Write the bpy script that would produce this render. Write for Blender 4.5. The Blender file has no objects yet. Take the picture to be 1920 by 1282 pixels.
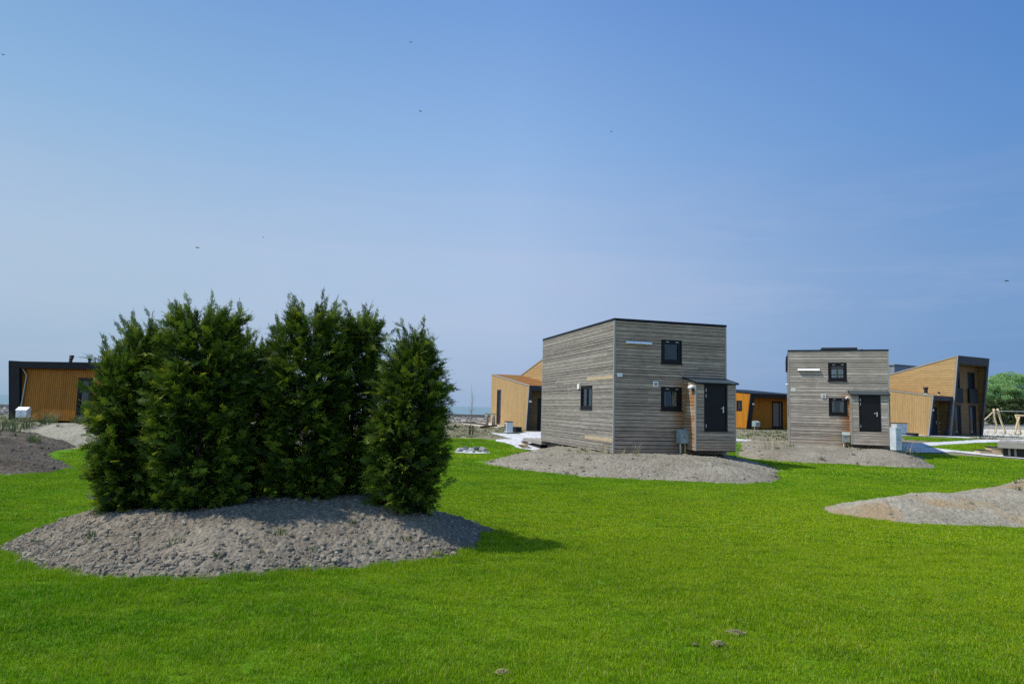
import bpy, bmesh, math, random
import numpy as np
from mathutils import Vector, Matrix, noise as mn

random.seed(7); rng = np.random.default_rng(11)
sc = bpy.context.scene
col = sc.collection
# ------------------------------------------------------------------ camera
FPX = 1280.0; PITCH = math.atan(123.0/1280.0); ROLL = 0.0255; EYE = 2.2
cd = bpy.data.cameras.new("camera"); cam = bpy.data.objects.new("camera", cd); col.objects.link(cam)
cd.sensor_width = 36.0; cd.lens = FPX/1920.0*36.0; cd.clip_start = 0.05; cd.clip_end = 20000
_r = Vector((1,0,0)); _f = Vector((0,math.cos(PITCH),math.sin(PITCH))); _u = Vector((0,-math.sin(PITCH),math.cos(PITCH)))
CR = _r*math.cos(ROLL)+_u*math.sin(ROLL); CU = -_r*math.sin(ROLL)+_u*math.cos(ROLL)
M = Matrix((CR, CU, -_f)).transposed().to_4x4(); M.translation = Vector((0,0,EYE))
cam.matrix_world = M
sc.camera = cam
# ------------------------------------------------------------------ light
SUN_EL = math.radians(56); SUN_AZ = math.atan2(-0.05, -1.0)     # compass direction of the sun (x east, y north)
w = bpy.data.worlds.new("World"); sc.world = w; w.use_nodes = True
nt = w.node_tree; nt.nodes.clear()
wo = nt.nodes.new('ShaderNodeOutputWorld'); bg = nt.nodes.new('ShaderNodeBackground'); sk = nt.nodes.new('ShaderNodeTexSky')
sk.sky_type = 'NISHITA'; sk.sun_disc = False; sk.sun_elevation = SUN_EL; sk.sun_rotation = SUN_AZ
sk.altitude = 0; sk.air_density = 1.0; sk.dust_density = 0.2; sk.ozone_density = 3.0
bg.inputs['Strength'].default_value = 0.10
L = nt.links.new
def wn(ty, **k):
    x = nt.nodes.new(ty)
    for a, v in k.items(): setattr(x, a, v)
    return x
def wramp(fac, stops):
    x = wn('ShaderNodeValToRGB'); e = x.color_ramp.elements
    while len(e) < len(stops): e.new(.5)
    for i, (p, c) in enumerate(stops): e[i].position = p; e[i].color = (*c, 1)
    L(fac, x.inputs['Fac']); return x.outputs['Color']
def wmix(fac, a, b, mode='MIX'):
    x = wn('ShaderNodeMix', data_type='RGBA', blend_type=mode)
    for k, v in (('Factor', fac), ('A', a), ('B', b)):
        if hasattr(v, 'is_linked'): L(v, x.inputs[k])
        elif k == 'Factor': x.inputs[k].default_value = v
        else: x.inputs[k].default_value = (*v, 1)
    return x.outputs['Result']
# hazy spring sky: pale band above the sea, deeper blue away from the sun and overhead
tc = wn('ShaderNodeTexCoord'); sp = wn('ShaderNodeSeparateXYZ'); L(tc.outputs['Generated'], sp.inputs[0])
el = wramp(sp.outputs['Z'], [(0, (.30,.43,.655)), (.03, (.335,.46,.67)), (.12, (.425,.545,.75)), (.20, (.425,.56,.785)), (.36, (.285,.475,.79)), (.52, (.180,.355,.72)), (.75, (.08,.20,.48)), (1, (.05,.13,.36))])
ax = wn('ShaderNodeMath', operation='MULTIPLY_ADD'); L(sp.outputs['X'], ax.inputs[0]); ax.inputs[1].default_value = .5; ax.inputs[2].default_value = .5
azc = wramp(ax.outputs[0], [(0, (1.0,1.0,1.0)), (.22, (.97,1.0,.93)), (.5, (1,1,1)), (.78, (.43,.61,.80)), (1, (.36,.52,.72))])
base = wmix(1.0, el, azc, 'MULTIPLY')
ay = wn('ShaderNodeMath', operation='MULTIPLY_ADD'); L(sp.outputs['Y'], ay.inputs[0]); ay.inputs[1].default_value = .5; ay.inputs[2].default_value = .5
base = wmix(1.0, base, wramp(ay.outputs[0], [(0, (2.2,2.0,1.75)), (.40, (1.9,1.75,1.55)), (.64, (1,1,1))]), 'MULTIPLY')   # unseen sky behind the camera, brightened and whitened as added fill for camera-facing walls
mp = wn('ShaderNodeMapping'); mp.inputs['Scale'].default_value = (1.3, 1.3, 9.0); mp.inputs['Rotation'].default_value = (0.0, math.radians(10), 0.0)
nz = wn('ShaderNodeTexNoise'); nz.inputs['Scale'].default_value = 1.5; nz.inputs['Detail'].default_value = 6; nz.inputs['Roughness'].default_value = .6; nz.inputs['Distortion'].default_value = .6
L(tc.outputs['Generated'], mp.inputs['Vector']); L(mp.outputs['Vector'], nz.inputs['Vector'])
wis = wramp(nz.outputs['Fac'], [(.42, (0,0,0)), (.75, (.42,.42,.42))])
low = wramp(sp.outputs['Z'], [(.05, (.4,.4,.4)), (.18, (1,1,1)), (.36, (0,0,0))])
base = wmix(wmix(1.0, wis, low, 'MULTIPLY'), base, (.52,.57,.76))
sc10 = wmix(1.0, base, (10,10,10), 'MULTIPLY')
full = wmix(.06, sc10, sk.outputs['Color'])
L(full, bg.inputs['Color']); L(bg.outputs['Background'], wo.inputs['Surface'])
ld = bpy.data.lights.new("sun", 'SUN'); ld.energy = 4.9; ld.angle = math.radians(0.55); ld.color = (1.0, .945, .85)
sun = bpy.data.objects.new("sun", ld); col.objects.link(sun)
SD = Vector((math.cos(SUN_EL)*math.cos(SUN_AZ), math.cos(SUN_EL)*math.sin(SUN_AZ), math.sin(SUN_EL)))
sun.rotation_euler = SD.to_track_quat('Z', 'Y').to_euler(); sun.location = (-30,-10,40)
sk.sun_rotation = math.atan2(SD.x, SD.y)      # measured clockwise from +Y
sc.view_settings.view_transform = 'Standard'; sc.view_settings.look = 'None'
sc.view_settings.exposure = 0.0; sc.view_settings.gamma = 1.0
sc.cycles.max_bounces = 6; sc.cycles.diffuse_bounces = 3; sc.cycles.glossy_bounces = 3; sc.cycles.transmission_bounces = 4
sc.cycles.transparent_max_bounces = 6
sc.cycles.use_denoising = False; sc.cycles.use_adaptive_sampling = False
sc.cycles.sample_clamp_indirect = 4.0

# ------------------------------------------------------------------ helpers
def sstep(a, b, x):
    t = np.clip((np.asarray(x, float)-a)/(b-a), 0, 1); return t*t*(3-2*t)
def T(x, y):
    """terrain height: the lawn is flat, the land rises towards the sea wall"""
    x = np.asarray(x, float); y = np.asarray(y, float)
    return .85*sstep(34, 54, y+.9*np.maximum(0, -x-8))
def pix_dir(px, py):
    return _f + CR*((px-960)/FPX) + CU*((641-py)/FPX)
def at_depth(px, py, Y):                 # point on the line of sight at world depth Y
    d = pix_dir(px, py); return Vector((0,0,EYE))+d*(Y/d.y)
def at_z(px, py, z):
    d = pix_dir(px, py); return Vector((0,0,EYE))+d*((z-EYE)/d.z)
def G(px, py):                           # where the line of sight meets the terrain
    d = pix_dir(px, py); t = 3.0
    while t < 400:
        p = Vector((0,0,EYE))+d*t
        if p.z < float(T(p.x, p.y)): break
        t += .02 + t*.0015
    return p
def tag(o, label=None, cat=None, group=None, kind=None):
    if label: o['label'] = label
    if cat: o['category'] = cat
    if group: o['group'] = group
    if kind: o['kind'] = kind
    return o
def empty(name, loc, rz=0, **k):
    o = bpy.data.objects.new(name, None); col.objects.link(o); o.location = loc; o.rotation_euler = (0,0,rz); o.empty_display_size = .3
    return tag(o, **k)
def copy_tree(o, parent=None):
    c = o.copy(); col.objects.link(c)
    if parent is not None: c.parent = parent
    for ch in list(o.children): copy_tree(ch, c)
    return c

class MB:
    """collects prisms, boxes, tubes and lumps into one mesh"""
    def __init__(s): s.V=[]; s.F=[]; s.UV=[]; s.R=[]; s.M=[]; s.S=[]
    def face(s, idx, uvs, r, m, smooth=False):
        s.F.append(idx); s.UV.extend(uvs); s.R.append(r); s.M.append(m); s.S.append(smooth)
    def prism(s, poly, O, U, Z, N, t, r=0, m=0, uoff=0.0, longU=True):
        """polygon (s,z) in the plane O,U,Z pushed out by t along N"""
        O, U, Z, N = Vector(O), Vector(U), Vector(Z), Vector(N)
        a = 0
        for i in range(len(poly)):
            a += poly[i][0]*poly[(i+1)%len(poly)][1]-poly[(i+1)%len(poly)][0]*poly[i][1]
        if abs(a) < 1e-7: return
        if (a > 0) != (U.cross(Z).dot(N) > 0): poly = poly[::-1]
        n = len(poly); b = len(s.V)
        for q in poly: s.V.append(O+U*q[0]+Z*q[1])
        for q in poly: s.V.append(O+U*q[0]+Z*q[1]+N*t)
        uv = [((q[0]+uoff, q[1]) if longU else (q[1]+uoff, q[0])) for q in poly]
        s.face(tuple(b+n+i for i in range(n)), uv, r, m)
        s.face(tuple(b+i for i in reversed(range(n))), uv[::-1], r, m)
        for i in range(n):
            j = (i+1)%n
            s.face((b+i, b+j, b+n+j, b+n+i), [uv[i], uv[j], (uv[j][0], uv[j][1]+t), (uv[i][0], uv[i][1]+t)], r, m)
    def box(s, O, A, B, C, r=0, m=0, uoff=0.0):
        O, A, B, C = Vector(O), Vector(A), Vector(B), Vector(C)
        s.prism([(0,0),(A.length,0),(A.length,B.length),(0,B.length)], O, A.normalized(), B.normalized(), C.normalized(), C.length, r, m, uoff, A.length >= B.length)
    def bx(s, x0, x1, y0, y1, z0, z1, r=0, m=0):
        s.box((x0,y0,z0), (x1-x0,0,0), (0,0,z1-z0), (0,y1-y0,0), r, m)
    def tube(s, path, rad, n=8, r=0, m=0, caps=True):
        path = [Vector(p) for p in path]
        if not hasattr(rad, '__len__'): rad = [rad]*len(path)
        b = len(s.V); prev = None
        for i, p in enumerate(path):
            d = (path[min(i+1, len(path)-1)]-path[max(i-1, 0)]).normalized()
            a = d.orthogonal().normalized() if prev is None else (prev-d*prev.dot(d)).normalized()
            prev = a; c = d.cross(a)
            for k in range(n):
                an = 2*math.pi*k/n; s.V.append(p+(a*math.cos(an)+c*math.sin(an))*rad[i])
        for i in range(len(path)-1):
            for k in range(n):
                k2 = (k+1)%n
                s.face((b+i*n+k, b+i*n+k2, b+(i+1)*n+k2, b+(i+1)*n+k), [(i,k/n),(i,(k+1)/n),(i+1,(k+1)/n),(i+1,k/n)], r, m, True)
        if caps:
            s.face(tuple(b+k for k in reversed(range(n))), [(0,0)]*n, r, m)
            e = b+(len(path)-1)*n; s.face(tuple(e+k for k in range(n)), [(0,0)]*n, r, m)
    def build(s, name, mats, parent=None, **k):
        me = bpy.data.meshes.new(name); me.from_pydata([tuple(v) for v in s.V], [], s.F)
        if not isinstance(mats, (list, tuple)): mats = [mats]
        for m_ in mats: me.materials.append(m_)
        uv = me.uv_layers.new(name='UVMap'); uv.data.foreach_set('uv', np.array(s.UV, 'f').ravel())
        at = me.attributes.new('rnd', 'FLOAT', 'FACE'); at.data.foreach_set('value', np.array(s.R, 'f'))
        me.polygons.foreach_set('material_index', np.array(s.M, 'i')); me.polygons.foreach_set('use_smooth', np.array(s.S, bool))
        me.update()
        o = bpy.data.objects.new(name, me); col.objects.link(o)
        if parent is not None: o.parent = parent
        return tag(o, **k)

def np_mesh(name, V, F, mats, parent=None, attr=None, smooth=False, link=True, midx=None, **k):
    V = np.asarray(V, 'f'); F = np.asarray(F, 'i'); m, kk = F.shape
    me = bpy.data.meshes.new(name); me.vertices.add(len(V)); me.vertices.foreach_set('co', V.ravel())
    me.loops.add(m*kk); me.polygons.add(m)
    me.polygons.foreach_set('loop_start', np.arange(0, m*kk, kk, dtype='i')); me.polygons.foreach_set('loop_total', np.full(m, kk, 'i'))
    me.loops.foreach_set('vertex_index', F.ravel()); me.polygons.foreach_set('use_smooth', np.full(m, smooth))
    if not isinstance(mats, (list, tuple)): mats = [mats]
    for m_ in mats: me.materials.append(m_)
    if midx is not None: me.polygons.foreach_set('material_index', np.asarray(midx, 'i'))
    if attr is not None:
        for nm, (dom, arr) in attr.items():
            a = me.attributes.new(nm, 'FLOAT', dom); a.data.foreach_set('value', np.asarray(arr, 'f'))
    me.update(calc_edges=True)
    o = bpy.data.objects.new(name, me)
    if link: col.objects.link(o)
    if parent is not None: o.parent = parent
    return tag(o, **k)

def inpoly(poly, x, y):
    poly = np.asarray(poly, float); ins = np.zeros(np.shape(x), bool); n = len(poly); j = n-1
    for i in range(n):
        xi, yi = poly[i]; xj, yj = poly[j]
        c = ((yi > y) != (yj > y)) & (x < (xj-xi)*(y-yi)/(yj-yi+1e-12)+xi); ins ^= c; j = i
    return ins
def pdist(poly, x, y):
    poly = np.asarray(poly, float); d = np.full(np.shape(x), 1e9)
    for i in range(len(poly)):
        a = poly[i]; b = poly[(i+1)%len(poly)]; ab = b-a; t = np.clip(((x-a[0])*ab[0]+(y-a[1])*ab[1])/(ab@ab+1e-12), 0, 1)
        d = np.minimum(d, np.hypot(x-a[0]-t*ab[0], y-a[1]-t*ab[1]))
    return d
def smooth_poly(p, it=2):
    p = [np.array(q[:2], float) for q in p]
    for _ in range(it):
        q = []
        for i in range(len(p)):
            a = p[i]; b = p[(i+1)%len(p)]; q += [a*.75+b*.25, a*.25+b*.75]
        p = q
    return np.array(p)
# value noise for height fields
_P = rng.random((256, 256))
def vnoise(x, y):
    xi = np.floor(x).astype(int); yi = np.floor(y).astype(int); fx = x-xi; fy = y-yi
    fx = fx*fx*(3-2*fx); fy = fy*fy*(3-2*fy); a = xi & 255; b = yi & 255; a1 = (a+1) & 255; b1 = (b+1) & 255
    return (_P[a,b]*(1-fx)+_P[a1,b]*fx)*(1-fy)+(_P[a,b1]*(1-fx)+_P[a1,b1]*fx)*fy
def fbm(x, y, f, o=4, g=.5):
    r = 0; a = 1; t = 0
    for i in range(o):
        r = r+a*vnoise(x*f+17.3*i, y*f+5.1*i); t += a; a *= g; f *= 2.03
    return r/t
def cells(x, y, f):
    """lumpy cell noise: distance to the nearest jittered point, 0..1"""
    x = x*f; y = y*f; xi = np.floor(x).astype(int); yi = np.floor(y).astype(int); d = np.full(x.shape, 9.)
    for dx in (-1,0,1):
        for dy in (-1,0,1):
            a = (xi+dx) & 255; b = (yi+dy) & 255
            d = np.minimum(d, np.hypot(xi+dx+_P[a,b]-x, yi+dy+_P[b,a]-y))
    return np.clip(d, 0, 1)

# ------------------------------------------------------------------ materials
def mat(name, base=(.5,.5,.5), rough=.7, metal=0, spec=.5):
    m = bpy.data.materials.new(name); m.use_nodes = True; b = m.node_tree.nodes['Principled BSDF']
    b.inputs['Base Color'].default_value = (*base, 1); b.inputs['Roughness'].default_value = rough; b.inputs['Metallic'].default_value = metal
    b.inputs['Specular IOR Level'].default_value = spec
    return m
class NB:
    def __init__(s, m): s.t = m.node_tree; s.b = s.t.nodes['Principled BSDF']
    def n(s, ty, **k):
        x = s.t.nodes.new(ty)
        for a, v in k.items():
            if a.startswith('i_'): x.inputs[a[2:].replace('_', ' ')].default_value = v
            else: setattr(x, a, v)
        return x
    def l(s, a, b): s.t.links.new(a, b)
    def noise(s, vec, scale, detail=4, rough=.55):
        x = s.n('ShaderNodeTexNoise', i_Scale=scale, i_Detail=detail, i_Roughness=rough)
        if vec is not None: s.l(vec, x.inputs['Vector'])
        return x.outputs['Fac']
    def ramp(s, fac, stops):
        x = s.n('ShaderNodeValToRGB'); e = x.color_ramp.elements
        while len(e) < len(stops): e.new(.5)
        for i, (p, c) in enumerate(stops): e[i].position = p; e[i].color = (*c, 1) if len(c) == 3 else c
        s.l(fac, x.inputs['Fac']); return x.outputs['Color']
    def mix(s, fac, a, b, mode='MIX'):
        x = s.n('ShaderNodeMix', data_type='RGBA', blend_type=mode)
        for k, v in (('Factor', fac), ('A', a), ('B', b)):
            if hasattr(v, 'is_linked'): s.l(v, x.inputs[k])
            elif k == 'Factor': x.inputs[k].default_value = v
            else: x.inputs[k].default_value = (*v, 1)
        return x.outputs['Result']
    def math(s, op, a, b=0.0, c=None, clamp=False):
        x = s.n('ShaderNodeMath', operation=op, use_clamp=clamp)
        for i, v in enumerate((a, b) if c is None else (a, b, c)):
            if hasattr(v, 'is_linked'): s.l(v, x.inputs[i])
            else: x.inputs[i].default_value = v
        return x.outputs[0]
    def mapr(s, v, a, b, c=0, d=1):
        x = s.n('ShaderNodeMapRange', interpolation_type='SMOOTHSTEP'); s.l(v, x.inputs[0])
        for i, q in enumerate((a, b, c, d)): x.inputs[i+1].default_value = q
        return x.outputs[0]
    def pos(s): return s.n('ShaderNodeNewGeometry').outputs['Position']
    def objc(s): return s.n('ShaderNodeTexCoord').outputs['Object']
    def uvm(s, sx, sy):
        u = s.n('ShaderNodeTexCoord').outputs['UV']; m = s.n('ShaderNodeMapping'); m.inputs['Scale'].default_value = (sx, sy, 1); s.l(u, m.inputs['Vector']); return m.outputs['Vector']
    def attr(s, n): return s.n('ShaderNodeAttribute', attribute_name=n).outputs['Fac']
    def bump(s, h, st=.5, d=.01):
        x = s.n('ShaderNodeBump', i_Strength=st, i_Distance=d); s.l(h, x.inputs['Height']); s.l(x.outputs['Normal'], s.b.inputs['Normal'])
    def base(s, c): s.l(c, s.b.inputs['Base Color'])

def boards_mat(name, dark, mid, light, grain=.35, stain=False, rough=.8, spec=.3):
    m = mat(name, mid, rough, spec=spec); N = NB(m)
    r = N.attr('rnd')
    c = N.ramp(r, [(0, dark), (.5, mid), (1, light)])
    g = N.noise(N.uvm(1.3, 55), 1.0, 5, .65)
    g2 = N.noise(N.uvm(2.4, 9), 1.0, 3, .5)
    c = N.mix(grain, c, N.ramp(g, [(.3, tuple(x*.45 for x in dark)), (.62, tuple(min(1, x*1.25) for x in light))]))
    c = N.mix(.30, c, N.ramp(g2, [(.35, tuple(x*.6 for x in mid)), (.7, tuple(min(1, x*1.15) for x in light))]))
    if stain:
        big = N.noise(N.objc(), .55, 3, .6)
        c = N.mix(N.mapr(big, .42, .66, 0, .35), c, tuple(x*.55 for x in mid))
        sx = N.n('ShaderNodeSeparateXYZ'); N.l(N.objc(), sx.inputs[0])
        nn = N.noise(N.objc(), 1.6, 3)
        f = N.math('MULTIPLY', N.mapr(sx.outputs['X'], 2.3, 3.1), N.mapr(sx.outputs['X'], 3.08, 3.12, 1, 0))
        f = N.math('MULTIPLY', f, N.mapr(sx.outputs['Z'], 2.7, 3.1, 1, 0)); f = N.math('MULTIPLY', f, N.mapr(nn, .3, .62, .15, 1.0))
        f2 = N.math('MULTIPLY', N.mapr(sx.outputs['Z'], .75, .35, 0, .45), N.mapr(r, .35, .8)) ; f = N.math('MAXIMUM', f, f2)
        f = N.math('MULTIPLY', f, N.mapr(sx.outputs['Y'], .2, .4, 1, 0))
        c = N.mix(f, c, N.mix(g, (.20,.085,.03), (.42,.24,.11)))
    kn = N.n('ShaderNodeTexVoronoi', i_Scale=1.0); N.l(N.uvm(2.1, 7), kn.inputs['Vector'])
    c = N.mix(N.mapr(kn.outputs['Distance'], .10, .03, 0, .65), c, tuple(x*.35 for x in dark))
    N.base(c); N.bump(g, .5, .006)
    return m
M_grey = boards_mat('weathered_larch', (.205,.165,.125), (.41,.345,.275), (.63,.55,.45), .45, True)
M_gfront = boards_mat('brown_weathered_larch', (.13,.09,.064), (.31,.232,.17), (.54,.425,.325), .5, True)
M_silver = boards_mat('silvered_larch', (.098,.087,.074), (.197,.178,.154), (.33,.305,.27), .45)
M_fresh = boards_mat('fresh_pine_board', (.36,.28,.175), (.42,.335,.22), (.50,.40,.27), .25)
M_ochre = boards_mat('ochre_cladding', (.38,.245,.10), (.44,.285,.12), (.49,.325,.145), .16, rough=.6)
M_orange = boards_mat('orange_cladding', (.40,.15,.006), (.47,.18,.008), (.53,.21,.012), .14, rough=.55)
M_orangeshade = boards_mat('shaded_orange_cladding', (.25,.095,.006), (.31,.12,.008), (.36,.14,.01), .14, rough=.6)  # bungalow recess boards: orange darkened so the colour carries the recess shade
M_recshade = boards_mat('shaded_brown_cladding', (.11,.068,.024), (.14,.086,.032), (.17,.105,.04), .16, rough=.6)  # ochre house recesses: shade is put into this darkened brown
M_deck = boards_mat('grey_deck_timber', (.20,.18,.16), (.30,.275,.245), (.38,.35,.31), .4)
M_pine = boards_mat('pale_step_timber', (.48,.34,.2), (.56,.42,.27), (.62,.5,.34), .25)
M_robinia = boards_mat('peeled_robinia', (.50,.38,.2), (.60,.48,.3), (.66,.56,.38), .25)
M_back = mat('cavity_black', (.012,.011,.010), .9)
M_black = mat('black_frame', (.006,.0065,.008), .5, spec=.25)
M_slate = mat('slate_grey_panel', (.030,.036,.052), .6, spec=.3)
M_slate2 = mat('dark_slate_panel', (.007,.011,.017), .6, spec=.25)
M_trim = mat('grey_aluminium_trim', (.30,.295,.27), .6)
M_zinc = mat('standing_seam_zinc', (.24,.27,.30), .6)
M_white = mat('white_enamel', (.86,.87,.88), .4)
M_cream = mat('off_white_plastic', (.85,.85,.82), .5)
M_meter = mat('grey_green_polyester', (.27,.34,.345), .55)
M_steel = mat('satin_steel', (.62,.62,.62), .35, .7)
M_cab = mat('light_grey_cabinet', (.52,.57,.60), .5)
M_cable = mat('yellow_green_cable', (.45,.42,.02), .5)
M_pipe = mat('galvanised_pipe', (.30,.38,.38), .5, .3)
M_red = mat('red_paint', (.35,.03,.02), .6)
M_flue = mat('dark_brown_flue', (.035,.02,.018), .55)
M_conc = mat('pale_concrete', (.4,.39,.37), .85)
M_ink = mat('dark_lettering', (.2,.21,.22), .6)
M_foil = mat('black_foil', (.01,.01,.012), .35)
def glass(name, base, rough=.04):
    m = mat(name, base, rough, spec=.5); N = NB(m)
    N.bump(N.noise(N.objc(), 1.5, 1), .04, .02); return m
M_glass = glass('dark_window_glass', (.018,.024,.032))
def clear_glass(name):
    m = mat(name, (.02,.025,.03), .03, spec=.9); N = NB(m); tr = N.n('ShaderNodeBsdfTransparent'); tr.inputs['Color'].default_value = (.72,.76,.76,1)
    gl = N.n('ShaderNodeBsdfGlossy', i_Roughness=.03); fr = N.n('ShaderNodeFresnel', i_IOR=1.6); ms = N.n('ShaderNodeMixShader')
    N.l(N.math('MULTIPLY', fr.outputs[0], .8), ms.inputs[0]); N.l(tr.outputs[0], ms.inputs[1]); N.l(gl.outputs[0], ms.inputs[2]); N.l(ms.outputs[0], N.t.nodes['Material Output'].inputs['Surface']); return m
M_clear = clear_glass('clear_window_glass'); M_curtain = mat('pale_curtain', (.62,.62,.60), .9); M_floor = mat('interior_plywood', (.22,.16,.10), .8)
M_glass2 = glass('curtained_window_glass', (.10,.11,.12), .08)
for m_, amp in ((M_slate,.35),(M_slate2,.35),(M_meter,.25),(M_cab,.2),(M_white,.12),(M_conc,.4),(M_zinc,.3),(M_black,.4)):
    N = NB(m_); b = tuple(N.b.inputs['Base Color'].default_value)[:3]; f = N.noise(N.objc(), 2.2, 5, .65)
    N.base(N.ramp(f, [(.3, tuple(x*(1-amp) for x in b)), (.7, tuple(min(1, x*(1+amp*.6)) for x in b))]))

def soil_mat(name, c0, c1, c2, tan=None, scale=1.0):
    m = mat(name, c1, .95, spec=.15); N = NB(m); p = N.pos()
    a = N.noise(p, .8*scale, 5, .6); b = N.noise(p, 9*scale, 5, .7); f = N.noise(p, 45*scale, 3, .7)
    c = N.ramp(a, [(.33, c0), (.5, c1), (.68, c2)])
    c = N.mix(.45, c, N.ramp(b, [(.32, tuple(x*.45 for x in c1)), (.5, c1), (.7, tuple(min(1, x*1.25) for x in c2))]))
    if tan is not None:
        c = N.mix(N.mapr(N.noise(p, .5, 3, .5), .5, .62, 0, .8), c, tan)
    N.base(c)
    vo = N.n('ShaderNodeTexVoronoi', i_Scale=14*scale); N.l(p, vo.inputs['Vector'])
    N.bump(N.math('ADD', N.math('MULTIPLY', f, .6), N.math('ADD', b, N.math('MULTIPLY', vo.outputs['Distance'], .8))), .9, .035)
    return m
M_clay = soil_mat('grey_clay_soil', (.118,.099,.072), (.205,.176,.134), (.31,.273,.212))
M_clay2 = soil_mat('pale_dry_clay', (.155,.138,.104), (.235,.214,.168), (.325,.302,.245))
M_clay3 = soil_mat('dark_clay_soil', (.055,.046,.036), (.09,.077,.06), (.16,.14,.11))
M_sandy = soil_mat('sandy_clay', (.20,.19,.145), (.29,.275,.215), (.37,.35,.28))
M_clay4 = soil_mat('pale_clay_with_tan_edge', (.20,.18,.135), (.28,.258,.20), (.37,.345,.275), tan=(.30,.215,.12))
M_ground = soil_mat('bare_ground', (.14,.13,.08), (.21,.193,.13), (.29,.27,.195), scale=.6)

def grass_colors(N, p, dry=.5):
    big = N.noise(p, .22, 4, .6); med = N.noise(p, 1.1, 4, .6)
    ds = N.n('ShaderNodeVectorMath', operation='DISTANCE'); N.l(p, ds.inputs[0]); ds.inputs[1].default_value = (4.5, 12.5, 0)
    c = N.ramp(big, [(.40, (.050,.205,.0015)), (.5, (.115,.30,.004)), (.62, (.26,.40,.008))])
    c = N.mix(N.mapr(med, .38, .66, 0, .7), c, (.25,.38,.009))
    c = N.mix(N.mapr(ds.outputs['Value'], 2.5, 10.5, .55, 0), c, (.36,.42,.009))
    st = N.n('ShaderNodeMapping'); st.inputs['Scale'].default_value = (.9, 2.6, 1); N.l(p, st.inputs['Vector']); sn = N.noise(st.outputs['Vector'], 1.5, 5, .7)
    c = N.mix(N.mapr(sn, .52, .36, 0, .55), c, (.035,.15,.002)); c = N.mix(N.mapr(sn, .55, .70, 0, .55), c, (.40,.43,.03))
    return c, med
m = mat('lawn_turf', (.05,.1,.01), .9, spec=.1); N = NB(m); p = N.pos(); c, med = grass_colors(N, p)
fine = N.noise(p, 30, 4, .8)
c = N.mix(.75, c, N.ramp(fine, [(.32, (.03,.075,.002)), (.55, (.12,.28,.006)), (.8, (.26,.40,.02))]), 'MIX'); N.base(N.mix(.12, c, (.02,.05,.004))); N.bump(fine, 1, .04); M_lawn = m
def blade_mat(name, seedcol=None):
    m = mat(name, (.05,.14,.01), .7, spec=.08); N = NB(m); p = N.pos(); c, med = grass_colors(N, p)
    r = N.attr('rnd'); tip = N.attr('tip')
    v = N.n('ShaderNodeObjectInfo').outputs['Random']
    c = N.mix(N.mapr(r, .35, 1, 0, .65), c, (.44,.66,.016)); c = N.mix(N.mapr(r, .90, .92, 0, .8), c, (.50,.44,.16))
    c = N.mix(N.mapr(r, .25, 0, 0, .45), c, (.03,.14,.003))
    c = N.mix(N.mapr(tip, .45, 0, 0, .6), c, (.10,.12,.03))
    N.base(c)
    tr = N.n('ShaderNodeBsdfTranslucent'); N.l(c, tr.inputs['Color']); ms = N.n('ShaderNodeMixShader'); ms.inputs[0].default_value = .35
    N.l(N.b.outputs[0], ms.inputs[1]); N.l(tr.outputs[0], ms.inputs[2]); N.l(ms.outputs[0], N.t.nodes['Material Output'].inputs['Surface'])
    return m
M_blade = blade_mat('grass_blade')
def leaf_mat(name, stops, trans=.25, rough=.5, rn='rnd'):
    m = mat(name, stops[1][1], rough, spec=.35); N = NB(m)
    c = N.ramp(N.attr(rn), stops); N.base(c)
    tr = N.n('ShaderNodeBsdfTranslucent'); N.l(c, tr.inputs['Color']); ms = N.n('ShaderNodeMixShader'); ms.inputs[0].default_value = trans
    N.l(N.b.outputs[0], ms.inputs[1]); N.l(tr.outputs[0], ms.inputs[2]); N.l(ms.outputs[0], N.t.nodes['Material Output'].inputs['Surface'])
    return m
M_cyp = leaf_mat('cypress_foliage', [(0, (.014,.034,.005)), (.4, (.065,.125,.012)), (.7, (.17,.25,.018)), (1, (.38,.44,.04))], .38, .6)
M_weed = leaf_mat('weed_leaf', [(0, (.03,.06,.02)), (.6, (.07,.12,.03)), (1, (.16,.2,.06))])
M_dry = leaf_mat('dry_grass', [(0, (.16,.17,.07)), (.5, (.34,.31,.16)), (1, (.52,.46,.28))])
M_tuss = leaf_mat('tussock_blade', [(0, (.04,.08,.03)), (.6, (.10,.15,.05)), (1, (.25,.25,.10))])
M_leafL = leaf_mat('willow_leaf', [(0, (.18,.33,.12)), (.5, (.29,.49,.18)), (1, (.42,.62,.28))], .45)  # far foliage, paled to put the distance haze into the leaf colour
M_leafD = leaf_mat('hedge_leaf', [(0, (.03,.05,.015)), (.5, (.06,.09,.025)), (1, (.11,.14,.04))], .2)
M_bark = mat('bark', (.09,.065,.045), .9)

# ------------------------------------------------------------------ mound polygons (world metres)
def GP(*pts): return [tuple(G(*p)[:2]) for p in pts]
P_front = smooth_poly(GP((2,1042),(45,1066),(100,1080),(200,1091),(350,1097),(480,1085),(600,1076),(700,1068),(800,1056),(880,1043),(915,1024),(905,1000)) + [(0.25,11.9),(-.9,13.2),(-3.2,13.7),(-5.6,12.9),(-7.3,11.4),(-7.5,10.1)], 2)
P_h1 = smooth_poly(GP((915,874),(985,884),(1060,893),(1150,899),(1250,902),(1350,908),(1440,909),(1474,901),(1462,889)) + [(11.0,27.5),(11.2,31),(10.5,36),(7,38.5),(3.8,37.6),(2.2,36.4),(1.25,35.6),(.3,33),(-.3,30.5),(-1.2,27.5)], 2)
P_h2 = smooth_poly(GP((1378,856),(1420,863),(1500,868),(1600,872),(1700,878),(1745,879),(1764,876),(1735,866)) + [(22.8,37.8),(23,41),(21,48),(15.5,48),(14,42),(12.2,37)], 2)
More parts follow.
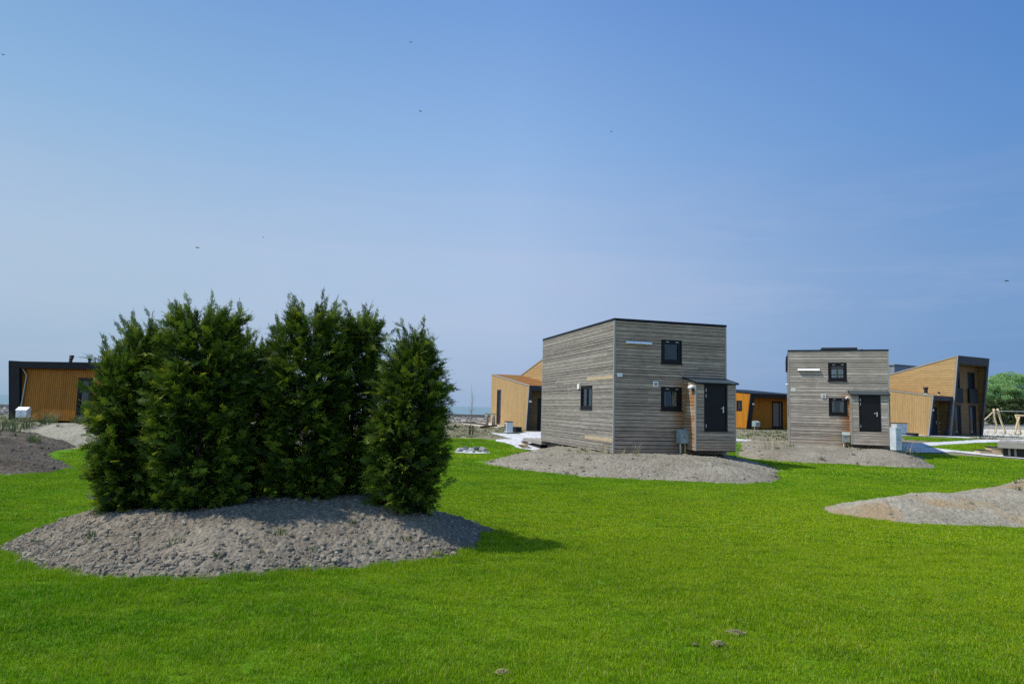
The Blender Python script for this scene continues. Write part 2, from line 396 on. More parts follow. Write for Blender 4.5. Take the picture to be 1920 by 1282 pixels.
P_right = smooth_poly(GP((1522,955),(1568,969),(1640,978),(1700,985),(1800,989),(1925,992)) + [(13,13.0),(18,12.5),(30,11),(34,22),(28,29),(20.4,27.4)] + GP((1895,902),(1850,915),(1800,926),(1720,936),(1610,943),(1545,948)), 2)
P_left = smooth_poly(GP((0,892),(50,891),(100,888),(145,879),(150,874),(120,864),(98,855),(110,846),(150,839),(190,832)) + [(-17,31.5),(-19,33),(-24,33.5),(-34,31),(-40,20),(-30,14),(-17,16.5)], 2)
P_pale = smooth_poly([(-22,30),(-18.5,28.8),(-15.5,29),(-13.5,31),(-14,33.5),(-18,35),(-23,34.5),(-25,32)], 2)
MOUNDS = [('front', P_front, .56, 1.9), ('h1', P_h1, .50, 3.4), ('h2', P_h2, .50, 2.2), ('right', P_right, .50, 3.0), ('left', P_left, .62, 5.0), ('pale', P_pale, .95, 2.5)]
def mound_z(k, x, y):
    _, P, zt, wd = MOUNDS[k]
    x = np.asarray(x, float); y = np.asarray(y, float)
    d = np.where(inpoly(P, x, y), pdist(P, x, y), 0); s = 1-(1-np.clip(d/wd, 0, 1))**2.0
    t = T(x, y); z = t-.05+(np.maximum(zt, t+.08)-t+.05)*s
    big = (fbm(x, y, .9, 3)-.5)*.22*np.clip(d/1.2, 0, 1)
    if k in (1, 2): big = big*.8
    if k == 0: big = big+.13*np.exp(-((x+2.9)**2/2.2+(y-11.3)**2/1.2))
    return z+big
def surf(x, y):
    """visible ground height anywhere"""
    z = T(x, y)
    for k in range(len(MOUNDS)):
        z = np.where(inpoly(MOUNDS[k][1], x, y), np.maximum(z, mound_z(k, x, y)), z)
    return z
def sz(x, y): return float(surf(np.array([x]), np.array([y]))[0])

def make_mound(k, name, m, step, amp, label=None):
    _, P, zt, wd = MOUNDS[k]
    x0, y0 = P.min(0)-.2; x1, y1 = P.max(0)+.2
    nx = int((x1-x0)/step); ny = int((y1-y0)/step)
    X, Y = np.meshgrid(np.linspace(x0, x1, nx), np.linspace(y0, y1, ny)); X = X.ravel(); Y = Y.ravel()
    wob = (fbm(X, Y, 2.5, 3)-.5)*.25
    ins = inpoly(P, X, Y); d = pdist(P, X, Y)*np.where(ins, 1, -1)+wob
    Z = mound_z(k, X, Y)
    lum = amp*((1-cells(X, Y, 5))*.4+(1-cells(X+3, Y, 11))*.45+(1-cells(X+7, Y, 23))*.50+(fbm(X, Y, 18, 3)-.5)*.9) - amp*.65
    patch = np.clip(.25+1.6*(fbm(X+9, Y, .7, 3)-.25), .2, 1.4)
    Z = Z+lum*patch*np.clip(d*4+.3, 0, 1)
    Z = np.where(ins, Z, T(X, Y)-.05)
    V = np.stack([X, Y, Z], 1); I = np.arange(nx*ny).reshape(ny, nx)
    F = np.stack([I[:-1,:-1].ravel(), I[:-1,1:].ravel(), I[1:,1:].ravel(), I[1:,:-1].ravel()], 1)
    F = F[(d[F] > -.12).all(1)]
    used = np.unique(F); rm = np.full(len(V), -1); rm[used] = np.arange(len(used))
    return np_mesh(name, V[used], rm[F], m, smooth=True, kind='structure')
make_mound(0, 'earth_mound', M_clay, .015, .050)
make_mound(1, 'earth_mound', M_clay2, .038, .085)
make_mound(2, 'earth_mound', M_clay2, .055, .09)
make_mound(3, 'earth_mound', M_clay4, .038, .08)
make_mound(4, 'earth_mound', M_clay3, .06, .09)
make_mound(5, 'earth_mound', M_sandy, .10, .08)

# ------------------------------------------------------------------ ground sheet, sea
xs = np.concatenate([np.linspace(-3000,-120,10), np.linspace(-100,100,201), np.linspace(120,3000,10)])
ys = np.concatenate([np.linspace(-200,-10,6), np.linspace(-5,130,136)])
X, Y = np.meshgrid(xs, ys); Z = T(X, Y)
# sea wall line: ground ends behind it and drops to the sea
WALL = [(-220,-14),(-90,31),(-40,49),(-4,62),(30,80),(85,115),(260,200)]
wx = np.array([p[0] for p in WALL], float); wy = np.array([p[1] for p in WALL], float)
def wall_y(x): return np.interp(x, wx, wy)
beh = Y-wall_y(X)
rise = .28*sstep(-5.5, 0, beh)
Z = Z+rise
Z = np.where((beh > 1.5) & (X < 40), -3.0-0*Z, Z)
nx, ny = len(xs), len(ys); I = np.arange(nx*ny).reshape(ny, nx)
F = np.stack([I[:-1,:-1].ravel(), I[:-1,1:].ravel(), I[1:,1:].ravel(), I[1:,:-1].ravel()], 1)
np_mesh('ground', np.stack([X.ravel(), Y.ravel(), Z.ravel()], 1), F, M_ground, smooth=True, kind='structure')
# the land carries on past the wall on the right, out to the wood
V = [(42,128,.84),(700,128,.84),(3000,900,.84),(300,900,.84)]
np_mesh('ground', V, [(0,1,2,3)], M_ground, kind='structure')
m = mat('sea_water', (.035,.11,.13), .22, spec=.5); N = NB(m)
tcs = N.n('ShaderNodeMapping'); tcs.inputs['Scale'].default_value = (.05, .25, 1); N.l(N.pos(), tcs.inputs['Vector'])
wv = N.noise(tcs.outputs['Vector'], 1.0, 6, .65); N.base(N.ramp(wv, [(.3, (.03,.10,.14)), (.55, (.06,.16,.17)), (.75, (.12,.22,.21))])); N.bump(wv, .8, .6)
np_mesh('sea', [(-14000,25,-.6),(14000,25,-.6),(14000,14000,-.6),(-14000,14000,-.6)], [(0,1,2,3)], m, kind='structure')

# ------------------------------------------------------------------ lawns, gravel paths, sand
def sheet(name, poly, m, dz, seg=1.2, **k):
    bm = bmesh.new(); vs = [bm.verts.new((p[0], p[1], 0)) for p in poly]; f = bm.faces.new(vs)
    bmesh.ops.triangulate(bm, faces=[f])
    for _ in range(5):
        es = [e for e in bm.edges if e.calc_length() > seg*(1 if min(v.co.y for v in e.verts) < 60 else 3)]
        if not es: break
        bmesh.ops.subdivide_edges(bm, edges=es, cuts=1); bmesh.ops.triangulate(bm, faces=bm.faces[:])
    co = np.array([v.co[:] for v in bm.verts]); zz = T(co[:,0], co[:,1])
    for v, z in zip(bm.verts, zz): v.co.z = z+dz
    bmesh.ops.recalc_face_normals(bm, faces=bm.faces[:])
    if sum(f.normal.z for f in bm.faces) < 0: bmesh.ops.reverse_faces(bm, faces=bm.faces[:])
    me = bpy.data.meshes.new(name); bm.to_mesh(me); bm.free(); me.materials.append(m)
    o = bpy.data.objects.new(name, me); col.objects.link(o); return tag(o, **k)
def wig(poly, a=.12, seg=.6):
    out = []
    n = len(poly)
    for i in range(n):
        p = np.array(poly[i][:2]); q = np.array(poly[(i+1)%n][:2]); L_ = np.linalg.norm(q-p); c = max(1, int(L_/seg)) if L_ < 40 else 1
        for j in range(c):
            r = p+(q-p)*j/c
            out.append((r[0]+(random.random()-.5)*a, r[1]+(random.random()-.5)*a))
    return out
LAWNS = []
LAWNS.append(wig([(-26,-3),(26,-3),(30,12)] + GP((1990,866),(1920,862),(1850,857.5),(1750,850.5),(1700,850)) + [(22.5,36.5),(19,40)] +
    GP((1478,837),(1440,829),(1380,831)) + [(11,40),(8,41.5)] + GP((1012,846),(985,843),(972,841.5),(962,836.5),(946,831),(931,828),(926,824.5),(900,822.5),(870,821.5),(830,822)) +
    [(-8,36),(-12,33)] + GP((190,831),(150,840),(98,856)) + [(-20,24),(-24,18)], .10, .5))
LAWNS.append(wig(GP((1382,822),(1410,822.5),(1440,824.5),(1484,826),(1484,820.5),(1430,819),(1382,820)), .1))
LAWNS.append(wig(GP((978,817),(992,815.3),(1030,815),(1030,820)), .06))
LAWNS.append(wig(GP((1694,818.5),(1740,820.3),(1800,822),(1838,825),(1780,828),(1757,829),(1694,823)), .08))
LAWNS.append(wig(GP((1734,838),(1775,834),(1830,831),(1876,829.5),(1960,831),(1960,858),(1925,855),(1870,851),(1800,846),(1762,841.5)), .08))
LAWNS.append(wig(GP((1668,841.5),(1700,843),(1735,845),(1744,848),(1700,848),(1664,847)), .08))
LAWNS.append(wig(GP((28,806),(46,808),(74,806),(86,803),(60,802)), .08))
PATHS = []
PATHS.append(wig(GP((919,811),(936,813.5),(960,814),(977,813),(987,810.5),(1060,811),(1060,822),(1012,846),(976,842.5),(970,840),(960,835.5),(946,830.8),(930,828.5),(931,825),(960,823.5),(945,820),(935,817.5),(927,815)), .12, .4))
PATHS.append(wig(GP((1664,848.5),(1700,849.5),(1750,849.5),(1790,848.5),(1850,855),(1985,866),(1985,860),(1925,856),(1870,851.5),(1800,846.5),(1762,842),(1733,838),(1775,834),(1830,831),(1886,829),(1960,829.5),(1960,825),(1900,824.5),(1840,825),(1775,829),(1730,831),(1690,832),(1664,834)), .12, .4))
PATHS.append(wig(GP((1672,817.6),(1740,818),(1800,821.5),(1826,822.5),(1800,818),(1764,816),(1672,816)), .08))
PATHS.append(wig(GP((1376,823),(1410,825.5),(1440,827.5),(1400,828),(1376,828)), .1))
for k, P in enumerate(LAWNS): sheet('lawn', P, M_lawn, .012 if k == 0 else .024, kind='structure')
m = mat('pale_shell_gravel', (.5,.5,.5), .9, spec=.2); N = NB(m); v = N.n('ShaderNodeTexVoronoi', i_Scale=13); N.l(N.pos(), v.inputs['Vector'])
rr = N.n('ShaderNodeSeparateColor'); N.l(v.outputs['Color'], rr.inputs[0])
N.base(N.mix(N.mapr(N.noise(N.pos(), 1.2, 3), .35, .7, 0, .4), N.ramp(rr.outputs[0], [(0, (.30,.31,.33)), (.5, (.55,.56,.58)), (1, (.78,.79,.80))]), (.42,.42,.42))); N.bump(v.outputs['Distance'], .8, .03); M_gravel = m
for P in PATHS: sheet('gravel_path', P, M_gravel, .04, kind='structure')
M_sand = soil_mat('beach_sand', (.46,.42,.35), (.55,.51,.43), (.62,.58,.50), scale=.7)
sheet('sand', wig([tuple(p) for p in (GP((868,795.5),(900,800),(935,803))+[(0.5,54),(3,58),(-4,57.5)])], .2), M_sand, .03, kind='structure')
sheet('sand', wig([(34,52),(60,52),(110,80),(100,110),(80,106),(45,84),(38,70),(35,58)], .3, 3), M_sand, .02, kind='structure')

# lawn grass: blades scattered over the lawns (nobody could count it)
def blade_patch(name, n, size, h, wd, seed, flat=1.0):
    r = np.random.default_rng(seed)
    cx = (r.random(n)-.5)*size; cy = (r.random(n)-.5)*size
    clump = fbm(cx*1+seed, cy*1, 14, 2)
    H_ = h*(.45+.75*r.random(n))*(.6+.8*clump); an = r.random(n)*6.283; lean = flat*(.15+.75*r.random(n)**1.5)*H_; la = r.random(n)*6.283
    W_ = wd*(.7+.6*r.random(n))
    px, py = np.cos(an)*W_/2, np.sin(an)*W_/2; lx, ly = np.cos(la)*lean, np.sin(la)*lean; z0 = np.zeros(n)-.006
    v = np.stack([np.stack([cx-px, cy-py, z0], 1), np.stack([cx+px, cy+py, z0], 1),
                  np.stack([cx+px*.8+lx*.4, cy+py*.8+ly*.4, H_*.6], 1), np.stack([cx-px*.8+lx*.4, cy-py*.8+ly*.4, H_*.6], 1),
                  np.stack([cx+lx+px*.1, cy+ly+py*.1, H_], 1), np.stack([cx+lx-px*.1, cy+ly-py*.1, H_], 1)], 1).reshape(-1, 3)
    b = np.arange(n)[:,None]*6
    F = np.concatenate([b+np.array([0,1,2,3]), b+np.array([3,2,4,5])], 0)
    tall = r.random(n) < .035; v = v.reshape(n,6,3); v[tall,2:,2] *= 1.6; v = v.reshape(-1,3)
    rnd = r.random(n); tip = np.tile(np.array([0,0,.6,.6,1,1]), n)
    return np_mesh(name, v, F, M_blade, link=False, attr={'rnd': ('FACE', np.concatenate([rnd, rnd])), 'tip': ('POINT', tip)})
def scatter(name, pts, rot, scl, idx, sources, **k):
    me = bpy.data.meshes.new(name); me.vertices.add(len(pts)); me.vertices.foreach_set('co', np.asarray(pts, 'f').ravel())
    for nm, ty, arr, key in (('rot', 'FLOAT_VECTOR', rot, 'vector'), ('scl', 'FLOAT_VECTOR', scl, 'vector'), ('idx', 'INT', idx, 'value')):
        a = me.attributes.new(nm, ty, 'POINT'); a.data.foreach_set(key, np.asarray(arr).ravel())
    me.update(); o = bpy.data.objects.new(name, me); col.objects.link(o)
    cc = bpy.data.collections.new(name+'_source')
    for s_ in sources: cc.objects.link(s_)
    ng = bpy.data.node_groups.new(name, 'GeometryNodeTree')
    ng.interface.new_socket('Geometry', in_out='INPUT', socket_type='NodeSocketGeometry'); ng.interface.new_socket('Geometry', in_out='OUTPUT', socket_type='NodeSocketGeometry')
    n = ng.nodes; gi = n.new('NodeGroupInput'); go = n.new('NodeGroupOutput'); ip = n.new('GeometryNodeInstanceOnPoints'); ci = n.new('GeometryNodeCollectionInfo')
    ci.inputs['Collection'].default_value = cc; ci.inputs['Separate Children'].default_value = True; ci.inputs['Reset Children'].default_value = True
    ip.inputs['Pick Instance'].default_value = True
    def na(nm, ty):
        x = n.new('GeometryNodeInputNamedAttribute'); x.data_type = ty; x.inputs['Name'].default_value = nm; return x.outputs['Attribute']
    l = ng.links.new
    l(gi.outputs[0], ip.inputs['Points']); l(ci.outputs[0], ip.inputs['Instance']); l(na('idx', 'INT'), ip.inputs['Instance Index'])
    l(na('rot', 'FLOAT_VECTOR'), ip.inputs['Rotation']); l(na('scl', 'FLOAT_VECTOR'), ip.inputs['Scale']); l(ip.outputs[0], go.inputs[0])
    md = o.modifiers.new('scatter', 'NODES'); md.node_group = ng
    return tag(o, **k)
def lawn_points(y0, y1, cell):
    out = []
    yy = np.arange(y0, y1, cell)
    for k, P in enumerate(LAWNS):
        P_ = np.array(P)[:, :2]
        a = P_.min(0); b = P_.max(0)
        gx = np.arange(max(a[0], -.80*y1-2), min(b[0], .80*y1+2), cell); gy = yy[(yy >= a[1]-cell) & (yy <= b[1]+cell)]
        if not len(gx) or not len(gy): continue
        X, Y = np.meshgrid(gx, gy); X = X.ravel()+(rng.random(X.size)-.5)*cell*.6; Y = Y.ravel()+(rng.random(Y.size)-.5)*cell*.6
        ok = (np.abs(X) < .80*Y+1.6) & inpoly(P_, X, Y)
        ok &= pdist(P_, X, Y) > cell*.35
        for _, Q, _, _ in MOUNDS:
            i2 = inpoly(Q, X, Y); ok &= ~(i2 & (pdist(Q, X, Y) > .02+rng.random(X.size)**2*.30))
        for Q in PATHS:
            ok &= ~inpoly(np.array(Q), X, Y)
        out.append(np.stack([X[ok], Y[ok]], 1))
    return np.concatenate(out)
def lawn_grass(name, y0, y1, cell, srcs, zs, **k):
    P = lawn_points(y0, y1, cell); n = len(P)
    z = T(P[:,0], P[:,1])+.005
    hv = (.6+.9*fbm(P[:,0], P[:,1], .9, 4))*(.8+.4*fbm(P[:,0]+50, P[:,1], 3.5, 2))*zs
    near_edge = np.zeros(n)
    for _, Q, _, _ in MOUNDS[:1]: near_edge = np.maximum(near_edge, np.clip(1-pdist(Q, P[:,0], P[:,1])/.35, 0, 1))
    hv = hv*(1+near_edge*.7)
    rot = np.stack([np.zeros(n), np.zeros(n), rng.random(n)*6.283], 1)
    s = np.stack([np.ones(n), np.ones(n), hv], 1)
    return scatter(name, np.column_stack([P, z]), rot, s, rng.integers(0, len(srcs), n), srcs, **k)
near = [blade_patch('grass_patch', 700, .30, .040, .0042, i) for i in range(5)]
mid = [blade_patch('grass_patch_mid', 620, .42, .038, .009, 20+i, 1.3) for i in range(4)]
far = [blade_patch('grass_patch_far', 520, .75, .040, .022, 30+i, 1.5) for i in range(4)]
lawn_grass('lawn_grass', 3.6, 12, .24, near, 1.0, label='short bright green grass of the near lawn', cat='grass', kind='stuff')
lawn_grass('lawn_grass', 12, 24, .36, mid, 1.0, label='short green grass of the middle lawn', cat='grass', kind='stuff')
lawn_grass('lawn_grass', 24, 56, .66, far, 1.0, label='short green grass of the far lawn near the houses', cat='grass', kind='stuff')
# longer ragged turf edge where the lawn meets the front mound
L0 = np.array(P_front); seg = []
for i in range(len(L0)):
    a = L0[i]; b = L0[(i+1)%len(L0)]; c = max(1, int(np.linalg.norm(b-a)/.07))
    for j in range(c): seg.append(a+(b-a)*j/c)
seg = np.array(seg); seg = seg+(rng.random(seg.shape)-.5)*.26; n = len(seg)
edge = [blade_patch('edge_patch', 90, .14, .075, .005, 60+i) for i in range(3)]
cw = seg.mean(0)
scatter('turf_edge', np.column_stack([seg, surf(seg[:,0], seg[:,1])-.005]), np.stack([np.zeros(n), np.zeros(n), rng.random(n)*6.28], 1),
        np.stack([np.ones(n), np.ones(n), .3+1.1*np.clip(fbm(seg[:,0], seg[:,1], 2.2, 3)*1.5-.35, 0, 1)], 1), rng.integers(0, 3, n), edge, label='ragged turf edge around the mound of conifers', cat='grass', kind='stuff')

# ------------------------------------------------------------------ clods, stones and weeds on the mounds
def rock_template(seed, sub=2, flat=.7, jag=0):
    bm = bmesh.new(); bmesh.ops.create_icosphere(bm, subdivisions=sub, radius=1)
    off = Vector((seed*3.1, seed*1.7, 0))
    for v in bm.verts:
        n_ = mn.noise(v.co*1.1+off)*.55+mn.noise(v.co*2.6+off)*.25+mn.noise(v.co*6+off)*.1; v.co *= 1+n_+random.uniform(-jag, jag); v.co.z *= flat
    V = np.array([v.co[:] for v in bm.verts]); F = np.array([[v.index for v in f.verts] for f in bm.faces]); bm.free(); return V, F
ROCKT = [rock_template(i, 1, .8, .17) for i in range(8)]
def rotz_arr(a):
    c, s = np.cos(a), np.sin(a); z = np.zeros_like(a); o = np.ones_like(a)
    return np.stack([np.stack([c,-s,z],-1), np.stack([s,c,z],-1), np.stack([z,z,o],-1)], -2)
def lumps(name, pts, rad, m, **k):
    VV = []; FF = []; RR = []; b = 0; n = len(pts); which = rng.integers(0, len(ROCKT), n)
    for t, (V, F) in enumerate(ROCKT):
        ii = np.where(which == t)[0]
        if not len(ii): continue
        R = rotz_arr(rng.random(len(ii))*6.28); sc_ = rad[ii][:,None]*(.75+.5*rng.random((len(ii),3)))
        P = np.einsum('nij,nvj->nvi', R, V[None]*sc_[:,None,:]*np.array([1,1,1.15]))+pts[ii][:,None,:]
        VV.append(P.reshape(-1,3)); FF.append((F[None]+(b+np.arange(len(ii))*len(V))[:,None,None]).reshape(-1,3)); b += len(ii)*len(V)
        RR.append(np.repeat(rng.random(len(ii)), len(F)))
    return np_mesh(name, np.concatenate(VV), np.concatenate(FF), m, attr={'rnd': ('FACE', np.concatenate(RR))}, **k)
def clod_mat(name, a, b, c):
    m = mat(name, b, .95, spec=.15); N = NB(m); q = N.ramp(N.attr('rnd'), [(0, a), (.6, b), (1, c)]); f = N.noise(N.pos(), 30, 4, .7)
    N.base(N.mix(.4, q, N.ramp(f, [(.3, tuple(x*.5 for x in b)), (.7, c)]))); N.bump(f, .7, .02); return m
M_clod = clod_mat('clay_clod', (.08,.07,.055), (.175,.152,.12), (.33,.295,.24))
M_clodd = clod_mat('dark_clay_clod', (.04,.038,.034), (.085,.08,.07), (.19,.18,.155))
M_clodp = clod_mat('pale_clay_clod', (.13,.113,.082), (.22,.193,.145), (.35,.32,.25))
def mound_pts(k, n, toe=.5, front=None):
    P = MOUNDS[k][1]; a = P.min(0); b = P.max(0); out = []
    X = a[0]+(b[0]-a[0])*rng.random(n*6); Y = a[1]+(b[1]-a[1])*rng.random(n*6)
    ins = inpoly(P, X, Y); X = X[ins]; Y = Y[ins]; d = pdist(P, X, Y)
    cl = fbm(X, Y, 1.6, 3)
    keep = rng.random(len(X)) < np.clip((.18+toe*np.exp(-d/.5))*(.2+2.2*np.clip(cl-.35, 0, 1)), 0, 1)
    if front is not None: keep &= front(X, Y)
    X = X[keep][:n]; Y = Y[keep][:n]; return X, Y, mound_z(k, X, Y), pdist(P, X, Y)
def clods(k, n, r0, r1, m, label, front=None):
    X, Y, Z, d = mound_pts(k, n, 1.2, front)
    r = r0+(r1-r0)*rng.random(len(X))**6.0; r = r*(1+.35*np.exp(-d/.5))
    lumps('loose_clods', np.stack([X, Y, Z-r*.12], 1), r, m, label=label, cat='clods', kind='stuff')
clods(0, 26000, .005, .040, M_clod, 'loose grey clods and stones strewn over the conifer mound')
clods(1, 5000, .015, .07, M_clodp, 'loose pale clods on the mound before the nearer wooden house')
clods(2, 2200, .02, .08, M_clodp, 'loose pale clods on the mound before the farther wooden house')
clods(3, 3500, .012, .05, M_clodp, 'loose pale clods on the mound at the right edge')
clods(4, 6000, .02, .085, M_clodd, 'loose dark clods over the mound at the left edge')
def tuft_mesh(name, spots, m, nb, h, wd, spread, **k):
    V = []; F = []; R = []; b = 0
    for (x, y, z, s_) in spots:
        n_ = max(4, int(nb*(.6+.8*random.random())))
        for i in range(n_):
            a = random.random()*6.28; rr = spread*s_*math.sqrt(random.random())*.5; hh = h*s_*(.4+.7*random.random()); ln = hh*(.2+.7*random.random()); wv = wd*s_*(.7+.6*random.random())
            bx_, by_ = x+math.cos(a)*rr, y+math.sin(a)*rr; la = a+random.uniform(-.9,.9); ca, sa = math.cos(la), math.sin(la); px_, py_ = -sa*wv/2, ca*wv/2
            zz = z-.02
            pts = [(bx_-px_, by_-py_, zz), (bx_+px_, by_+py_, zz), (bx_+px_*.8+ca*ln*.4, by_+py_*.8+sa*ln*.4, zz+hh*.7), (bx_-px_*.8+ca*ln*.4, by_-py_*.8+sa*ln*.4, zz+hh*.7),
                   (bx_+px_*.1+ca*ln, by_+py_*.1+sa*ln, zz+hh), (bx_-px_*.1+ca*ln, by_-py_*.1+sa*ln, zz+hh)]
            V += pts; F += [(b,b+1,b+2,b+3), (b+3,b+2,b+4,b+5)]; q = random.random(); R += [q, q]; b += 6
    return np_mesh(name, V, F, m, attr={'rnd': ('FACE', R)}, **k)
def weeds(k, n, s0, s1, label, m=M_weed, pts=(), front=None, nb=26):
    X, Y, Z, d = mound_pts(k, n, .1, front); sp = [(x, y, z+.02, random.uniform(s0, s1)) for x, y, z in zip(X, Y, Z)]
    for (px, py, s_) in pts:
        z = .2
        for _ in range(12):
            p = at_z(px, py, z); z = z*.5+sz(p.x, p.y)*.5
        sp.append((p.x, p.y, z+.02, s_))
    tuft_mesh('weeds', sp, m, nb, .10, .012, .16, label=label, cat='weeds', kind='stuff')
weeds(0, 6, .4, .8, 'small green weed tufts on the conifer mound', pts=[(168,1008,1.1),(325,1020,1.2),(200,1046,.7),(405,1042,.6),(490,1036,.5),(685,1018,.9),(763,1014,.9),(660,982,.8),(525,1002,1.0),(585,1033,.6),(72,1020,.7),(20,1050,.8),(255,1012,.6),(410,1046,.5)])
weeds(1, 110, .7, 1.5, 'small weed tufts on the mound of the nearer wooden house')
weeds(2, 90, .8, 1.8, 'small weed tufts on the mound of the farther wooden house')
weeds(3, 90, .6, 1.6, 'small weed tufts on the mound at the right edge')
weeds(4, 120, .6, 2.0, 'small weed tufts on the dark mound at the left edge')
weeds(5, 50, .8, 2.0, 'small weed tufts on the pale sand heap')
# ------------------------------------------------------------------ cladding helpers
def clip_poly(sub, clip):
    """Sutherland-Hodgman, clip is convex counter-clockwise"""
    out = list(sub)
    for i in range(len(clip)):
        a = clip[i]; b = clip[(i+1)%len(clip)]; inp = out; out = []
        if not inp: break
        def side(p): return (b[0]-a[0])*(p[1]-a[1])-(b[1]-a[1])*(p[0]-a[0])
        for j in range(len(inp)):
            p = inp[j]; q = inp[(j+1)%len(inp)]; sp_, sq = side(p), side(q)
            if sp_ >= 0: out.append(p)
            if (sp_ >= 0) != (sq >= 0):
                t = sp_/(sp_-sq); out.append((p[0]+(q[0]-p[0])*t, p[1]+(q[1]-p[1])*t))
    return out
def clad(mb, O, U, N, poly, pitch, gap=.014, th=.022, horiz=True, holes=(), maxlen=4.2, jit=.0, back=.05, fresh=()):
    """boards of width pitch laid over the convex polygon (s,z), leaving the rectangular holes open"""
    O, U, N = Vector(O), Vector(U).normalized(), Vector(N).normalized(); Z = Vector((0,0,1))
    s0 = min(p[0] for p in poly); s1 = max(p[0] for p in poly); z0 = min(p[1] for p in poly); z1 = max(p[1] for p in poly)
    lo, hi, a0, a1 = (z0, z1, s0, s1) if horiz else (s0, s1, z0, z1)
    t = lo; kk = 0
    while t < hi-.01:
        wdt = pitch*(1+jit*(random.random()-.5)); g = gap*(.6+.8*random.random()) if jit else gap
        e = min(t+wdt-g, hi)
        cuts = [(a0, a1)]
        for (h0, h1, v0, v1) in holes:
            hl, hh, ha, hb = (v0, v1, h0, h1) if horiz else (h0, h1, v0, v1)
            if hl < (t+e)/2 < hh:
                nc = []
                for c0, c1 in cuts:
                    if hb <= c0 or ha >= c1: nc.append((c0, c1)); continue
                    if ha > c0: nc.append((c0, ha))
                    if hb < c1: nc.append((hb, c1))
                cuts = nc
        for c0, c1 in cuts:
            x = c0
            first = True
            while x < c1-.001:
                ln = (random.uniform(.35, 1)*maxlen if first else maxlen*random.uniform(.8, 1.1)); first = False
                y = min(x+ln, c1)
                if c1-y < .5: y = c1
                rect = [(x,t),(y-.002,t),(y-.002,e),(x,e)] if horiz else [(t,x),(e,x),(e,y-.002),(t,y-.002)]
                pg = clip_poly(rect, poly); mi = 0
                for (f0, f1, fz0, fz1) in fresh:
                    if f0 <= (x+y)/2 <= f1 and fz0 <= t <= fz1: mi = 2
                if len(pg) >= 3:
                    mb.prism(pg, O+N*(random.random()*.004 if jit else 0), U, Z, N, th, random.random(), mi, random.random()*50, horiz)
                x = y
        t += wdt; kk += 1
    # dark cavity sheet behind
    if not holes: mb.prism(poly, O-N*back, U, Z, N, back-.004, 0, 1)
    else:
        xs_ = sorted({s0, s1, *[h[0] for h in holes], *[h[1] for h in holes]}); zs_ = sorted({z0, z1, *[h[2] for h in holes], *[h[3] for h in holes]})
        for i in range(len(xs_)-1):
            for j in range(len(zs_)-1):
                cx, cz = (xs_[i]+xs_[i+1])/2, (zs_[j]+zs_[j+1])/2
                if any(h[0] < cx < h[1] and h[2] < cz < h[3] for h in holes): continue
                pg = clip_poly([(xs_[i],zs_[j]),(xs_[i+1],zs_[j]),(xs_[i+1],zs_[j+1]),(xs_[i],zs_[j+1])], poly)
                if len(pg) >= 3: mb.prism(pg, O-N*back, U, Z, N, back-.004, 0, 1)
def window(parent, O, U, N, s0, s1, z0, z1, fw=.06, sash=.07, proud=.03, m=None, gm=None, mull=None, clips=True, depth=.09, label=None):
    """frame > pane; outer frame, inner sash, sill"""
    m = m or M_black; gm = gm or M_glass
    O, U, N = Vector(O), Vector(U).normalized(), Vector(N).normalized(); Z = Vector((0,0,1)); f = MB()
    def ring(a0, a1, b0, b1, w_, d0, d1):
        for (p0, p1, q0, q1) in ((a0,a1,b1-w_,b1),(a0,a1,b0,b0+w_),(a0,a0+w_,b0+w_,b1-w_),(a1-w_,a1,b0+w_,b1-w_)):
            f.prism([(p0,q0),(p1,q0),(p1,q1),(p0,q1)], O+N*d0, U, Z, N, d1-d0)
    ring(s0, s1, z0, z1, fw, -depth, proud)
    ring(s0+fw+.004, s1-fw-.004, z0+fw+.004, z1-fw-.004, sash, -depth+.01, proud-.022)
    if mull:
        for q in mull: f.prism([(q-.045,z0+fw),(q+.045,z0+fw),(q+.045,z1-fw),(q-.045,z1-fw)], O-N*(depth-.012), U, Z, N, depth+proud-.04)
    f.prism([(s0-.02,z0-.035),(s1+.02,z0-.035),(s1+.02,z0-.002),(s0-.02,z0-.002)], O-N*.02, U, Z, N, .02+proud+.035)
    w_ = f.build('window', m, parent)
    if label: w_['label'] = label
    g = MB(); i_ = fw+sash-.01; g.prism([(s0+i_,z0+i_),(s1-i_,z0+i_),(s1-i_,z1-i_),(s0+i_,z1-i_)], O-N*.04, U, Z, N, .012); g.build('pane', gm, w_)
    if clips:
        for q in (s0+(s1-s0)*.24, s0+(s1-s0)*.70):
            c = MB(); c.prism([(q,z1-.10),(q+.13,z1-.10),(q+.13,z1-.08),(q,z1-.08)], O+N*(proud-.021), U, Z, N, .012); c.build('vent_slot', M_steel, w_)
    return w_
def handle(parent, O, U, N, s, z, sgn=-1):
    h = MB(); O, U, N = Vector(O), Vector(U).normalized(), Vector(N).normalized(); Z = Vector((0,0,1))
    h.prism([(s-.022,z-.17),(s+.022,z-.17),(s+.022,z+.08),(s-.022,z+.08)], O, U, Z, N, .012)
    p = O+U*s+Z*z+N*.012
    h.tube([p, p+N*.05, p+N*.055+U*sgn*.04, p+N*.055+U*sgn*.15], .012, 8)
    return h.build('handle', M_steel, parent)
